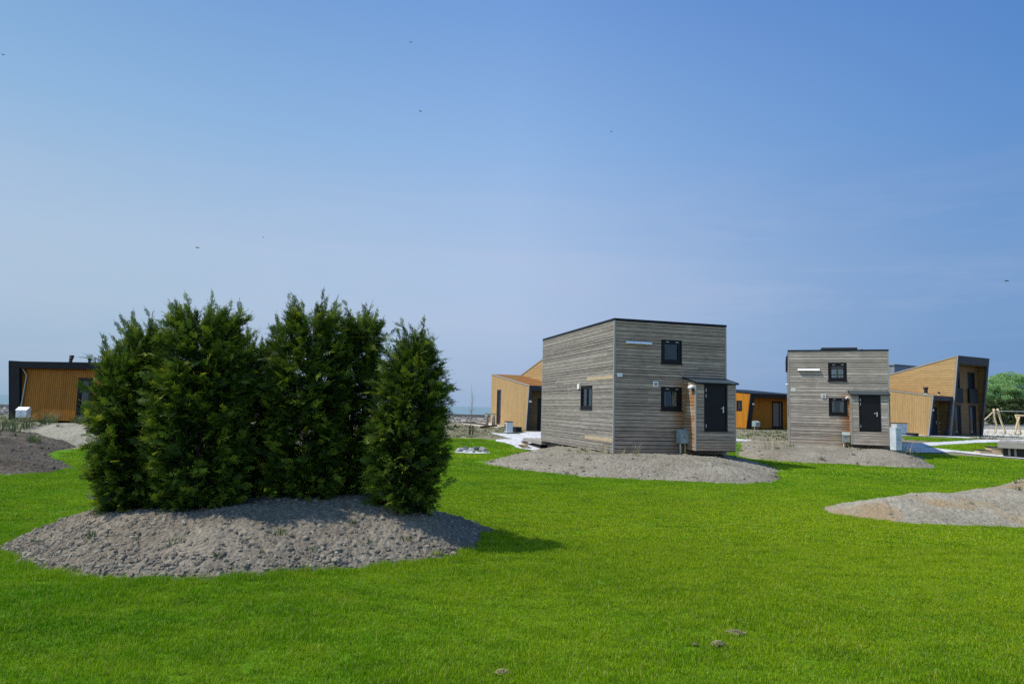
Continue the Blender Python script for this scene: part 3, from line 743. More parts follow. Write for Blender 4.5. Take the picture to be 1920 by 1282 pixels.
def plate(parent, O, U, N, s0, s1, z0, z1, marks=4):
    g = MB(); O, U, N = Vector(O), Vector(U).normalized(), Vector(N).normalized(); Z = Vector((0,0,1))
    g.prism([(s0,z0),(s1,z0),(s1,z1),(s0,z1)], O, U, Z, N, .012); p = g.build('number_plate', M_cream, parent)
    k = MB(); w_ = s1-s0; hh = z1-z0
    for i in range(marks):      # worn, illegible digits
        a = s0+w_*(.22+.15*i); z_ = z0+hh*.35
        k.prism([(a,z_),(a+w_*.09,z_+hh*.02),(a+w_*.07,z_+hh*.34),(a+w_*.02,z_+hh*.30)], O+N*.0125, U, Z, N, .002)
    k.build('digits', M_ink, p); return p

def curt(root, strips, z0, z1, side):
    for (d, a, b) in strips:
        c = MB(); n = 10
        for i in range(n):
            p0 = a+(b-a)*i/n; p1 = a+(b-a)*(i+1)/n; w0 = .015*math.sin(i*2.1); w1 = .015*math.sin((i+1)*2.1); k = len(c.V)
            P = lambda s_, w_, z_: Vector((d+w_, s_, z_)) if side else Vector((s_, d+w_, z_))
            c.V += [P(p0,w0,z0), P(p1,w1,z0), P(p1,w1,z1), P(p0,w0,z1)]; c.face((k,k+1,k+2,k+3), [(0,0)]*4, 0, 0)
        c.build('curtain', M_curtain, root)
# ------------------------------------------------------------------ the two grey wooden houses
def grey_house(loc, rz, label, second=False):
    W, Ld, Hh = 5.0, 9.265, 5.266
    root = empty('wooden_house', loc, rz, label=label, cat='house', group='grey wooden box houses')
    f = MB()
    Xv, Yv = Vector((1,0,0)), Vector((0,1,0))
    clad(f, (0,0,0), Xv, -Yv, [(.03,0),(W-.03,0),(W-.03,Hh),(.03,Hh)], .126, .024, .026, True, [(2.03,2.97,1.72,2.68),(2.03,2.97,3.62,4.60)], 4.0, .95,
         fresh=[] if second else [])
    f.build('front_wall', [M_grey if second else M_gfront, M_back, M_fresh], root)
    g = MB()
    clad(g, (0,Ld,0), -Yv, -Xv, [(.03,0),(Ld-.03,0),(Ld-.03,Hh),(.03,Hh)], .134, .018, .024, True, [(Ld-3.62,Ld-2.22,1.71,2.71)], 4.2, .8)
    side = g.build('side_wall', [M_silver, M_back, M_fresh], root)
    if not second:
        for (z_, a, b) in ((2.93,.04,2.86),(.42,.04,3.0)):
            q = MB(); q.box((-.028,b,z_), (0,a-b,0), (0,0,.145), (-.012,0,0), .6, 0, random.random()*9); q.build('replacement_board', M_fresh, root, label='fresh pale board among grey ones')
    h = MB(); clad(h, (W,0,0), Yv, Xv, [(.03,0),(Ld-.03,0),(Ld-.03,Hh),(.03,Hh)], .148, .018, .024, True, [], 4.2, .5)
    rh = [(W-3.75,W-2.55,3.95,4.95)] if second else []
    clad(h, (W,Ld,0), -Xv, Yv, [(.03,0),(W-.03,0),(W-.03,Hh),(.03,Hh)], .148, .018, .024, True, rh, 4.2, .5); h.build('rear_wall', [M_grey, M_back], root)
    if rh:
        w_ = window(root, (W,Ld,0), -Xv, Yv, *rh[0], gm=M_clear, mull=[W-3.15], clips=False)
        q = MB(); q.bx(2.68, 3.62, Ld-.06, Ld-.02, 4.42, 4.48); q.build('glazing_bar', M_flue, w_)
    for (x, y) in ((0,0),(W,0),(0,Ld),(W,Ld)):
        t = MB(); t.bx(x-.035 if x == 0 else x-.03, x+.03 if x == 0 else x+.035, y-.035 if y == 0 else y-.03, y+.03 if y == 0 else y+.035, -.01, Hh)
        t.build('corner_trim', M_trim, root)
    r = MB(); r.bx(-.045, W+.045, -.045, Ld+.045, Hh+.002, Hh+.085); r.bx(.15, W-.15, .15, Ld-.15, Hh+.085, Hh+.09); r.build('roof_edge', M_slate2, root)
    b = MB(); b.bx(.25, W-.25, .25, Ld-.25, -.75, -.02); b.build('plinth', M_foil, root)
    window(root, (0,0,0), Xv, -Yv, 2.03, 2.97, 3.62, 4.60, gm=M_clear, sash=.11)
    window(root, (0,0,0), Xv, -Yv, 2.03, 2.97, 1.72, 2.68, gm=M_clear, sash=.11)
    window(root, (0,Ld,0), -Yv, -Xv, Ld-3.62, Ld-2.22, 1.71, 2.71, mull=[Ld-2.92], clips=False, gm=M_clear)
    curt(root, [(.16, 2.35, 2.72), (.16, 3.05, 3.5)], 1.80, 2.62, True)
    curt(root, [(.14, 2.12, 2.32), (.14, 2.62, 2.86)], 1.80, 2.6, False)
    it = MB(); it.bx(.15, W-.15, .3, Ld-.2, 2.95, 3.02); it.bx(.15, W-.15, .3, Ld-.2, .02, .08); it.build('interior_floor', M_floor, root)
    v = MB(); z_ = 4.36 if not second else 4.18; v.prism([(-.02,z_),(-.13,z_),(-.13,z_+.012),(-.03,z_+.10),(-.02,z_+.10)], (.47,0,0), (0,1,0), (0,0,1), (1,0,0), 1.13); v.bx(.455, 1.615, -.034, -.02, z_+.103, z_+.122, m=1); v.build('ventilation_slot', [M_white, M_slate2], root)
    c = MB(); c.bx(1.67, 1.89, -.07, -.022, 2.66, 2.88); cb = c.build('vent_box', M_cream, root); k = MB(); k.bx(1.71, 1.85, -.078, -.071, 2.70, 2.84); k.build('grille', M_trim, cb)
    if not second:
        c = MB(); c.bx(-.09, -.022, 3.70, 3.90, 2.60, 2.82); c.build('vent_box', M_cream, root)
    plate(root, (0,-.026,0), Xv, -Yv, .11, .33, 3.02, 3.16)
    # entrance porch
    px0, px1, py, pz, pt = 3.08, 4.84, -.92, .19, 2.82
    fp = MB(); clad(fp, (px0,py,0), Xv, -Yv, [(.03,pz),(px1-px0-.03,pz),(px1-px0-.03,pt),(.03,pt)], .132, .018, .024, True, [(.36,1.40,.93,2.80)], 3.0, .9)
    fp.build('porch_wall', [M_grey if second else M_gfront, M_back], root)
    ls = MB(); clad(ls, (px0,-.03,0), -Yv, -Xv, [(.0,pz),(-py-.06,pz),(-py-.06,pt+.02),(.0,pt+.20)], .132, .018, .024, True, [], 3.0, .5); ls.build('porch_side', [M_grey, M_back], root)
    rs = MB(); clad(rs, (px1,py+.03,0), Yv, Xv, [(.0,pz),(-py-.06,pz),(-py-.06,pt+.18),(.0,pt)], .132, .018, .024, True, [], 3.0, .5); rs.build('porch_side', [M_grey, M_back], root)
    ct = MB()
    for x in (px0, px1): ct.bx(x-.03, x+.03, py-.035, py+.028, pz-.01, pt)
    ct.bx(px0+.03, px1-.03, py-.03, -.03, pz-.035, pz-.004, m=1); ct.build('porch_trim', [M_trim, M_slate2], root)
    d = MB(); O = Vector((px0,py,0))
    for (a, b_, z0, z1) in ((.36,1.40,2.72,2.80),(.36,1.40,.93,.985),(.36,.43,.985,2.72),(1.33,1.40,.985,2.72)):
        d.prism([(a,z0),(b_,z0),(b_,z1),(a,z1)], O+Yv*.05, Xv, Vector((0,0,1)), -Yv, .085)
    d.prism([(.434,.989),(1.326,.989),(1.326,2.716),(.434,2.716)], O+Yv*.05, Xv, Vector((0,0,1)), -Yv, .062, m=0)
    dr = d.build('door', M_black, root)
    handle(dr, (px0,py-.012,0), Xv, -Yv, 1.22, 1.86)
    for z_ in (1.1, 2.28, 2.5):
        hg = MB(); hg.bx(px0+.425, px0+.445, py-.045, py-.012, z_, z_+.13); hg.build('hinge', M_steel, dr)
    # shed roof of corrugated bitumen sheets
    aw = MB(); n = 14; a0, a1 = px0-.09, px1+.10
    ztop, zbot, yf = 3.10, 2.87, py-.14
    for i in range(n*4):
        u0 = a0+(a1-a0)*i/(n*4); u1 = a0+(a1-a0)*(i+1)/(n*4); h0 = .004*math.sin(i/4*2*math.pi); h1 = .004*math.sin((i+1)/4*2*math.pi)
        b_ = len(aw.V)
        aw.V += [Vector((u0,yf,zbot+h0)), Vector((u1,yf,zbot+h1)), Vector((u1,-.03,ztop+h1)), Vector((u0,-.03,ztop+h0)),
                 Vector((u0,yf,zbot+h0-.02)), Vector((u1,yf,zbot+h1-.02)), Vector((u1,-.03,ztop+h1-.02)), Vector((u0,-.03,ztop+h0-.02))]
        for q in ((0,1,2,3),(7,6,5,4),(4,5,1,0),(6,7,3,2)): aw.face(tuple(b_+j for j in q), [(0,0)]*4, 0, 0)
    aw.box((a0,yf,zbot-.055), (.018,0,0), (0,-yf-.03,ztop-zbot), (0,0,.07), 0, 1); aw.box((a1-.018,yf,zbot-.055), (.018,0,0), (0,-yf-.03,ztop-zbot), (0,0,.07), 0, 1)
    aw.bx(a0+.02, a1-.02, yf+.01, yf+.035, zbot-.06, zbot-.022, m=1)
    ro = aw.build('porch_roof', [mat_roof, M_slate2], root)
    lm = MB(); 
    lx, ly, lz = (px0-.10, py+.16, 2.66) if not second else (px0-.12, -.14, 2.66)
    lm.tube([(px0-.024,ly,lz+.02),(lx,ly,lz+.02)], .05, 10); lm.tube([(lx,ly+.13,lz),(lx,ly-.05,lz-.0),(lx,ly-.11,lz-.02)], [.09,.10,.075], 12)
    la = lm.build('porch_lamp', M_white, root); lg = MB(); lg.tube([(lx,ly-.10,lz-.05),(lx,ly-.13,lz-.10)], [.06,.05], 10); lg.build('lamp_glass', M_glass, la)
    if second:
        rb = MB(); rb.bx(1.76, 3.62, 1.0, 4.5, Hh+.086, Hh+.30); rb.build('solar_panel', M_foil, root)
        ap = MB(); ap.tube([(3.9,1.7,Hh+.08),(3.9,1.7,Hh+.30)], .012, 6); ap.tube([(3.9,1.7,Hh+.24),(3.9,1.7,Hh+.30)], .045, 8); ap.build('roof_vent', M_trim, root)
        sb = MB(); sb.bx(-.12, -.03, 3.0, 8.0, 4.55, Hh-.02); sb.build('side_panel', M_slate2, root)
        dp = MB(); dp.tube([(px1+.05,py+.02,pt-.05),(px1+.05,py+.02,.12)], .022, 8); dp.build('drainpipe', M_flue, root)
        sl = MB(); sl.tube([(-.03,.6,3.42),(-.16,.6,3.40)], [.04,.06], 10); sl.build('wall_lamp', M_white, root)
    return root
def meter_box(loc, rz, label, legs=True, white=False, cable=True, ground=0, bh=.52):
    """polyester connection box with a sloping lid, standing on two legs"""
    root = empty('meter_box', loc, rz, label=label, cat='meter box', group='utility meter boxes')
    b = MB(); w_, d_ = .36, .36
    prof = [(0,0),(d_,0),(d_,bh*.98),(d_*.62,bh),(0,bh*.70)]
    b.prism([(p[0],p[1]+.42) for p in prof], (-w_/2,-d_,0), (0,1,0), (0,0,1), (1,0,0), w_)
    bd = b.build('housing', M_white if white else M_meter, root)
    l = MB(); l.prism([(p0,p1) for p0, p1 in ((-.02,bh*.70+.42),(d_*.62,bh+.425),(d_*.62,bh+.45),(-.02,bh*.70+.445))], (-w_/2-.015,-d_,0), (0,1,0), (0,0,1), (1,0,0), w_+.03); l.build('lid', M_white if white else M_meter, bd)
    s = MB(); s.bx(-.06, .03, -d_-.008, -d_-.002, .66, .685); s.build('lock_slot', M_foil, bd)
    s = MB(); s.bx(-.02, .03, -d_-.014, -d_-.002, .47, .53); s.build('padlock', M_steel, bd)
    s = MB(); s.bx(w_/2+.001, w_/2+.008, -d_*.62, -d_*.38, .55, .76); sk_ = s.build('sticker', M_cream, bd)
    s2 = MB(); s2.tube([(w_/2+.010,-d_*.5,.60),(w_/2+.010,-d_*.46,.65),(w_/2+.010,-d_*.52,.68),(w_/2+.010,-d_*.48,.72)], .010, 5); s2.build('warning_mark', M_ink, sk_)
    for x in (-.12, .12):
        p = MB(); p.bx(x-.02, x+.02, -.20, -.16, ground, .42); p.build('leg', M_trim, root)
    if cable:
        p = MB(); p.tube([(.08,-.25,.43),(.085,-.26,.25),(.07,-.25,.12),(.12,-.27,ground)], .018, 8); p.build('cable', M_cable, root)
        p = MB(); p.tube([(-.13,-.28,.43),(-.13,-.28,ground)], .010, 6); p.build('cable', M_cream, root)
    return root
mat_roof = mat('grey_corrugated_sheet', (.035,.05,.054), .55)
HA1, HA2 = .264, -.375
H1 = (4.098, 27.121, .519); H2 = (15.81, 38.83, .52)
def loc_in(H, a, u, v, z=None):
    x = H[0]+math.cos(a)*u-math.sin(a)*v; y = H[1]+math.sin(a)*u+math.cos(a)*v
    return (x, y, sz(x, y) if z is None else z)
grey_house(H1, HA1, 'nearer grey wooden box house seen at its corner, with a porch and black door')
grey_house(H2, HA2, 'farther grey wooden box house facing the camera, with a flat panel on its roof', True)
p = loc_in(H1, HA1, 2.86, -.10); meter_box((p[0],p[1],H1[2]+.02), HA1, 'grey green meter box beside the porch of the nearer wooden house', ground=-.15)
p = loc_in(H2, HA2, 2.84, -.10); meter_box((p[0],p[1],H2[2]-.15), HA2, 'grey green meter box beside the porch of the farther wooden house', ground=-.1)
# crumpled black foil under the eaves of both plinths
for H, a, lab in ((H1, HA1, 'black foil sticking out under the front wall of the nearer wooden house'), (H2, HA2, 'black foil sticking out under the front wall of the farther wooden house')):
    V = []; n = 26
    for i in range(n+1):
        u = 1.2+1.9*i/n
        for j, (dv, dz) in enumerate(((.15,.02),(-.06,-.015),(-.22,-.07))):
            x, y, _ = loc_in(H, a, u, dv, 0); zz = H[2]+dz-.01+.03*mn.noise(Vector((u*4,j*2.0,a*9)))
            V.append((x, y, zz))
    F = [(i*3+j, (i+1)*3+j, (i+1)*3+j+1, i*3+j+1) for i in range(n) for j in range(2)]
    np_mesh('black_foil', V, F, M_foil, label=lab, cat='foil')

# ------------------------------------------------------------------ ochre holiday houses with leaning portals
def prow(root, x0, W, yoff, Ld, zf, zb, rec, m_side, m_in, side_h, pitch, leg, fas, recd, wins=(), sedum=False, side_win=None, frame=None, rbase=None, tag_=''):
    """one mono-pitch volume: leaning dark portal in front, clad side walls; local x right, y back"""
    frame = frame or M_slate
    Xv, Yv = Vector((1,0,0)), Vector((0,1,0)); Z = Vector((0,0,1))
    # the front edge of the side wall leans outward: y = rec at the foot, 0 at the top
    prof = [(rec+.10,0),(Ld,0),(Ld,zb),(.10,zf)]
    f = MB(); O = Vector((x0,yoff,0))
    holes = [side_win[:4]] if side_win else []
    clad(f, O, Yv, -Xv, prof, pitch, .012, .02, side_h, holes, 5, 0)
    f.build('side_wall', [m_side, M_back], root)
    if side_win: window(root, O, Yv, -Xv, *side_win[:4], m=frame, clips=False, mull=side_win[4])
    g = MB(); clad(g, (x0+W,yoff,0), Yv, Xv, prof, pitch, .012, .02, side_h, [], 5, 0); clad(g, (x0,yoff+Ld,0), Xv, Yv, [(0,0),(W,0),(W,zb),(0,zb)], .2, .012, .02, True, [], 5, 0); g.build('rear_wall', [m_side, M_back], root)
    # portal ring following the leaning plane
    p = MB(); k = rec/zf; yb = lambda z: rec-k*z
    d = Vector((0,-k,1)); nrm = Vector((0,-1,-k)).normalized()
    Of = Vector((x0-.03,yoff+rec,0)); dz = Vector((0,-k,1)); fl = math.hypot(1, k)
    def slab(a, b, z0, z1, dep):
        P0 = Of+Xv*a+dz*z0
        V0 = [P0, P0+Xv*(b-a), P0+Xv*(b-a)+dz*(z1-z0), P0+dz*(z1-z0)]; V1 = [v+Vector((0,dep,0)) for v in V0]; i_ = len(p.V); p.V += V0+V1
        for q in ((0,1,2,3),(7,6,5,4),(0,4,5,1),(1,5,6,2),(2,6,7,3),(3,7,4,0)): p.face(tuple(i_+j for j in q), [(0,0)]*4, 0, 0)
    slab(0, leg, -.05, zf+.04, .12); slab(W+.06-leg, W+.06, -.05, zf+.04, .12); slab(leg, W+.06-leg, zf+.04-fas, zf+.04, .12)
    p.build('portal_frame', frame, root)
    # light edge trim along wall and roof
    t = MB(); b_ = len(t.V)
    t.V += [O+Vector((-.055,.0,zf-.02)), O+Vector((-.055,Ld,zb-.02)), O+Vector((-.055,Ld,zb+.07)), O+Vector((-.055,.0,zf+.07)),
            O+Vector((-.024,.0,zf-.02)), O+Vector((-.024,Ld,zb-.02)), O+Vector((-.024,Ld,zb+.07)), O+Vector((-.024,.0,zf+.07))]
    for q in ((0,3,2,1),(4,5,6,7),(3,7,6,2),(0,1,5,4),(0,4,7,3),(1,2,6,5)): t.face(tuple(b_+j for j in q), [(0,0)]*4, 0, 0)
    b_ = len(t.V)
    t.V += [O+Vector((-.055,rec-.005,0)), O+Vector((-.055,rec+.10,0)), O+Vector((-.055,.09,zf-.022)), O+Vector((-.055,-.005,zf-.022)),
            O+Vector((-.032,rec-.005,0)), O+Vector((-.032,rec+.10,0)), O+Vector((-.032,.09,zf-.022)), O+Vector((-.032,-.005,zf-.022))]
    for q in ((0,3,2,1),(4,5,6,7),(3,7,6,2),(0,1,5,4),(0,4,7,3),(1,2,6,5)): t.face(tuple(b_+j for j in q), [(0,0)]*4, 0, 0)
    t.build('edge_trim', M_trim if frame is M_slate else frame, root)
    # roof
    r = MB(); b_ = len(r.V); e = .0
    r.V += [O+Vector((0,.10,zf-.1)), O+Vector((W,.10,zf-.1)), O+Vector((W,Ld,zb-.1)), O+Vector((0,Ld,zb-.1)), O+Vector((0,.10,zf+.035)), O+Vector((W,.10,zf+.035)), O+Vector((W,Ld,zb+.035)), O+Vector((0,Ld,zb+.035))]
    for q in ((0,3,2,1),(4,5,6,7),(0,1,5,4),(1,2,6,5),(2,3,7,6),(3,0,4,7)): r.face(tuple(b_+j for j in q), [(0,0)]*4, 0, 0)
    ro = r.build('roof', M_sedum if sedum else M_slate2, root)
    # recessed entrance wall with soffit and reveals
    yr = rec+recd; hz = zf-fas+.0
    rw = MB(); hol = [w[:4] for w in wins]
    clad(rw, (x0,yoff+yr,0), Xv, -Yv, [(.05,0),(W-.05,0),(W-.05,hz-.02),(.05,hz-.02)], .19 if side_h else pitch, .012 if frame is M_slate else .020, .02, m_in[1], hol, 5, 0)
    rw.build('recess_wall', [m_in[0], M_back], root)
    sf = MB(); sf.bx(x0+.05, x0+W-.05, yoff+.15, yoff+yr-.03, hz, hz+.02); sf.build('soffit', m_in[0], root)
    rv = MB(); lv = MB()
    clad(lv, (x0+.06,yoff,0), Yv, Xv, [(rec+.12,0),(yr-.04,0),(yr-.04,hz-.02),(.12+k*fas,hz-.02)], .19 if side_h else pitch, .012, .02, m_in[1], [], 5, 0)
    clad(rv, (x0+W-.06,yoff,0), Yv, -Xv, [(rec+.12,0),(yr-.04,0),(yr-.04,hz-.02),(.12+k*fas,hz-.02)], .19 if side_h else pitch, .012, .02, m_in[1], [], 5, 0)
    lv.build('reveal', [rbase or m_in[0], M_back], root); rv.build('reveal', [rbase or m_in[0], M_back], root)
    for w in wins:
        window(root, (x0,yoff+yr,0), Xv, -Yv, *w[:4], m=M_black, fw=.08, sash=.08, clips=False, mull=w[4], proud=.04, gm=w[5] if len(w) > 5 else M_glass)
    return root
m = mat('sedum_roof', (.2,.09,.03), .95, spec=.1); N = NB(m); a = N.noise(N.pos(), 1.6, 5, .65); N.base(N.ramp(a, [(.3, (.28,.085,.03)), (.5, (.22,.10,.035)), (.62, (.18,.15,.04)), (.75, (.10,.12,.03))])); N.bump(a, .8, .06); M_sedum = m
def flue(parent, p, r, h, tilt=0, base=True):
    f = MB(); f.tube([(p[0],p[1],p[2]),(p[0]+tilt,p[1],p[2]+h)], r, 10); f.tube([(p[0]+tilt,p[1],p[2]+h*.72),(p[0]+tilt*1.1,p[1],p[2]+h)], r*1.35, 10); fl = f.build('flue', M_flue, parent)
    if base: g = MB(); g.tube([(p[0],p[1],p[2]-.1),(p[0],p[1],p[2]+.12)], r*1.3, 10); g.build('flue_collar', M_trim, fl)
def ochre_house(loc, rz, label, extras=True):
    root = empty('holiday_house', loc, rz, label=label, cat='house', group='ochre houses with a tall leaning portal')
    # tall volume: x 0..W ; low volume to its left
    prow(root, 0, 4.3, 0, 11, 6.25, 3.7, .72, M_ochre, (M_recshade, True), True, .20, .24, .62, .16,
         wins=[(.65,1.6,.12,2.5,[1.3]),(2.72,3.7,.12,2.5,[3.4]),(.65,1.6,2.75,5.15,[1.3]),(2.72,3.7,2.75,5.15,[3.4])])
    for s in (.65, 2.68):
        b = MB(); y = .72+.16-.16
        b.bx(s-.06, s+1.06, y-.03, y, 3.72, 3.80); b.bx(s-.06, s+1.06, y-.03, y, 2.62, 2.70); b.bx(s-.06, s-.02, y-.03, y, 2.70, 3.72); b.bx(s+1.02, s+1.06, y-.03, y, 2.70, 3.72)
        b.bx(s-.02, s+1.02, y-.02, y-.008, 2.70, 3.72, m=1); b.bx(s-.06, s-.03, y, y+.13, 2.64, 3.78); b.bx(s+1.03, s+1.06, y, y+.13, 2.64, 3.78)
        b.build('balcony_rail', [M_black, M_slate2], root)
    prow(root, -2.55, 2.5, .5, 8.4, 3.05, 4.15, .45, M_ochre, (M_recshade, True), False, .14, .22, .34, .55, sedum=True,
         side_win=(6.0,6.9,.1,2.9,[6.55]))
    # low volume entrance door, lamp, plate
    y = .5+.45+.55
    d = MB(); d.bx(-1.55, -.62, y-.07, y-.024, .02, 2.25); d.bx(-1.48, -.69, y-.085, y-.071, .10, 2.18); dr = d.build('door', M_slate2, root); handle(dr, (-1.55,y-.086,0), (1,0,0), (0,-1,0), .75, 1.08)
    for zz in (.35, 1.0): b = MB(); b.bx(-.46, -.24, y-.10, y-.024, zz, zz+.04); b.build('wall_shelf', M_trim, root)
    plate(root, (-2.55,.5+.14,0), (1,0,0), (0,-1,0), .02, .19, 1.93, 2.06)
    if not extras: return root
    flue(root, (-1.2,1.9,3.2), .13, .62); flue(root, (-.5,1.3,3.15), .07, .30)
    z = MB(); z.bx(1.2, 4.2, 6.0, 12.0, 3.9, 5.85)
    for i in range(16): z.bx(1.17, 1.2, 6.0+i*.4, 6.03+i*.4, 3.9, 5.86)
    for i in range(8): z.bx(1.2+i*.4, 1.23+i*.4, 5.97, 6.0, 3.9, 5.86)
    z.bx(1.1, 4.3, 5.9, 12.1, 5.862, 5.95, m=1); z.build('zinc_dormer', [M_zinc, M_trim], root)
    return root
ochre_house((3.88,47.38,.66), .346, 'ochre clad house with red sedum roof standing behind the nearer wooden house', False)
ochre_house((34.82,53.0,.84), .484, 'tall ochre clad house with leaning dark portal right of the farther wooden house')
# low orange bungalows
def bungalow(loc, rz, label, W, Ld, wins, side_win, flues, pipe=None, slope=.11, rec=.5, recd=.75, leg=.42, fas=.34, platepos=None):
    root = empty('bungalow', loc, rz, label=label, cat='house', group='low orange bungalows with dark portals')
    prow(root, 0, W, 0, Ld, 3.0, 3.0+slope*Ld, rec, M_orange, (M_orangeshade, False), False, .125, leg, fas, recd, wins=wins, side_win=side_win, frame=M_slate2, rbase=M_slate2)
    for q in flues: flue(root, *q, base=False)
    if pipe: t = MB(); t.tube(pipe, .035, 8); t.build('drainpipe', M_pipe, root)
    if platepos: plate(root, (platepos[0],platepos[1],0), (1,0,0), (0,-1,0), 0, .2, platepos[2], platepos[2]+.12, 3)
    return root
bungalow((-26.50,36.05,.93), -.17, 'low orange bungalow with dark frame and flues at the left edge, half hidden by conifers', 9.5, 8,
         [(3.95,4.75,.08,2.25,None),(6.6,7.6,.9,2.2,[7.1])], None, [((1.62,2.2,2.95),.085,.60,.07),((1.95,1.9,2.95),.07,.46,.0),((3.02,2.0,2.95),.07,.44,.0)],
         pipe=[(.66,.17,2.66),(.84,.28,2.35),(.70,.28,.85),(.62,.25,-.1)], rec=.34, recd=.03, slope=.02, leg=.62, platepos=(.10,.10-.005,2.34))
bungalow((20.77,59.0,.93), .456, 'low orange bungalow with dark frame seen between the two wooden houses', 7.5, 8,
         [(3.55,4.9,.05,2.45,[4.5],M_glass2)], (1.15,1.75,1.55,2.4,None), [], recd=.6, slope=.08, platepos=(.12,.02,2.05))
p = at_depth(47, 786, 35.0); o = meter_box((p.x,p.y,sz(p.x,p.y)-.1), .15, 'white topped meter box in front of the left bungalow', white=True, cable=False, bh=.5); o.scale = (1.35,1.2,1.0)
p = at_depth(1414, 803, 58.6); o = meter_box((p.x,p.y,.75), .456, 'small pale meter box at the foot of the distant orange bungalow', white=False, cable=False); o.scale = (1.35,1.2,.9)

# ------------------------------------------------------------------ heat pumps, boxes, cabinet
def heat_pump(loc, rz, label, s=1.0):
    root = empty('heat_pump', loc, rz, label=label, cat='heat pump', group='outdoor heat pumps'); root.scale = (s,s,s)
    b = MB(); b.bx(-.55, .55, -.24, .24, .08, .90); h = b.build('casing', M_cab, root)
    t = MB(); t.bx(-.58, .58, -.27, .27, .902, .95); t.build('top_cover', M_slate2, root)
    for x in (-.42, .42): f = MB(); f.bx(x-.05, x+.05, -.26, .26, -.05, .08); f.build('foot', M_slate2, root)
    f = MB(); f.tube([(-.12,-.242,.5),(-.12,-.262,.5)], .30, 20); g = f.build('fan_grille', M_foil, root)
    r = MB()
    for q in (.28, .2, .12): 
        pts = [(-.12+q*math.cos(a), -.272, .5+q*math.sin(a)) for a in np.linspace(0, 2*math.pi, 17)]; r.tube(pts, .008, 4, caps=False)
    r.build('grille_ring', M_trim, g)
    return root
p = at_depth(953, 807, 45.2); heat_pump((p.x+.02,p.y,sz(p.x,p.y)-.0), .15-math.pi/2, 'grey heat pump with dark fan beside the sedum roofed house', .84)
p = at_depth(1687, 819, 53.0); heat_pump((p.x,p.y,sz(p.x,p.y)), .35+math.pi, 'grey heat pump with black top behind the white cabinet', 1.0)
def small_box(px, py, Y, rz, w_, h_, label):
    p = at_depth(px, py, Y); z = sz(p.x, p.y); root = empty('outdoor_box', (p.x,p.y,z), rz, label=label, cat='box', group='dark low boxes at house walls')
    b = MB(); b.bx(-w_/2, w_/2, -.2, .2, -.03, h_); b.build('body', M_slate2, root); l = MB(); l.bx(-w_/2-.02, w_/2+.02, -.22, .22, h_+.002, h_+.05); l.build('lid', M_slate, root)
small_box(969, 808, 46.6, .346-math.pi/2, .8, .28, 'dark low box against the wall right of the heat pump')
small_box(1711, 818, 52.2, .484-math.pi/2, .7, .18, 'dark low box on the ground at the wall of the tall ochre house')
p = at_depth(1682, 842, 35.5)
root = empty('utility_cabinet', (p.x,p.y,p.z+.06), .42, label='tall pale grey utility cabinet with two doors right of the farther wooden house', cat='cabinet'); root.scale = (.74,.74,.84)
b = MB(); b.bx(-.30, .30, -.16, .30, -.12, 1.22); bd = b.build('housing', M_cab, root)
b = MB(); b.bx(-.315, .315, -.175, .315, 1.222, 1.25); b.build('top_cover', M_white, root)
for z0, z1 in ((.10,.56),(.58,1.19)):
    b = MB(); b.bx(-.28, .28, -.176, -.162, z0, z1); dr = b.build('door', M_cab, root)
    for x in (-.12, .12): k = MB(); k.tube([(x,-.178,z1-.07),(x,-.19,z1-.07)], .025, 8); k.build('lock', M_foil, dr)

# ------------------------------------------------------------------ timber decks and their steps
def deck(loc, rz, W, D, ztop, fh, label, ground, rail=False):
    root = empty('timber_deck', loc, rz, label=label, cat='deck', group='raised timber decks')
    b = MB(); n = int(W/.145)
    for i in range(n): b.box((i*W/n,0,ztop-.028), (W/n-.007,0,0), (0,D,0), (0,0,.028), random.random(), 0, random.random()*20)
    b.build('decking', M_deck, root)
    f = MB()
    for O, A in (((0,-.03,0),(W,0,0)),((0,D+.002,0),(W,0,0))): f.box((O[0],O[1],ztop-.03-fh), A, (0,0,fh), (0,.028,0), random.random())
    for x in (-.03, W+.002): f.box((x,-.03,ztop-.03-fh), (0,D+.06,0), (0,0,fh), (.028,0,0), random.random())
    f.build('fascia', M_deck, root)
    for x in np.arange(.45, W, 1.0):
        for y in (.25, D-.3): 
            for dx in ((0, .28) if y < 1 else (0,)):
                l = MB(); l.bx(x+dx, x+dx+.10, y, y+.10, ground-ztop-loc[2]+ztop-.3, ztop-.03-fh*.3); l.build('post', M_deck, root)
    u = MB(); u.bx(.3, W-.1, D-.6, D-.55, ground-loc[2]-.2, ztop-.06); u.bx(.2, W-.2, .9, .95, ground-loc[2]-.2, ztop-.08); u.build('skirting', M_foil, root)
    return root
def steps(loc, rz, treads, w_, label):
    """stepped timber block; treads = (x0, x1, z)"""
    root = empty('timber_steps', loc, rz, label=label, cat='steps', group='pale timber garden steps')
    for (x0, x1, z) in treads:
        b = MB(); b.bx(x0, x1-.003, 0, w_, .06, z-.04, random.random()); b.build('step_block', M_pine, root)
        t = MB(); t.bx(x0-.03, x1-.005, -.03, w_+.03, z-.038, z, random.random()); t.build('tread', M_flue, root)
    f = MB(); f.bx(treads[0][0]+.05, treads[-1][1]-.05, .03, w_-.03, -.1, .058); f.build('base', M_foil, root)
d2 = at_z(1871, 828.2, .97)
e2 = Vector((.8,-.6,0)); a2 = math.atan2(e2.y, e2.x)
deck((d2.x,d2.y,0), a2, 7.5, 6.0, .97, .30, 'raised grey timber deck at the right edge', float(T(d2.x,d2.y)))
s2 = at_depth(1837, 846.5, d2.y+1.3); steps((s2.x,s2.y,sz(s2.x,s2.y)-.02), a2+.35, [(0,.58,.26),(.58,1.18,.46)], .9, 'two pale timber steps leading up to the deck at the right edge')
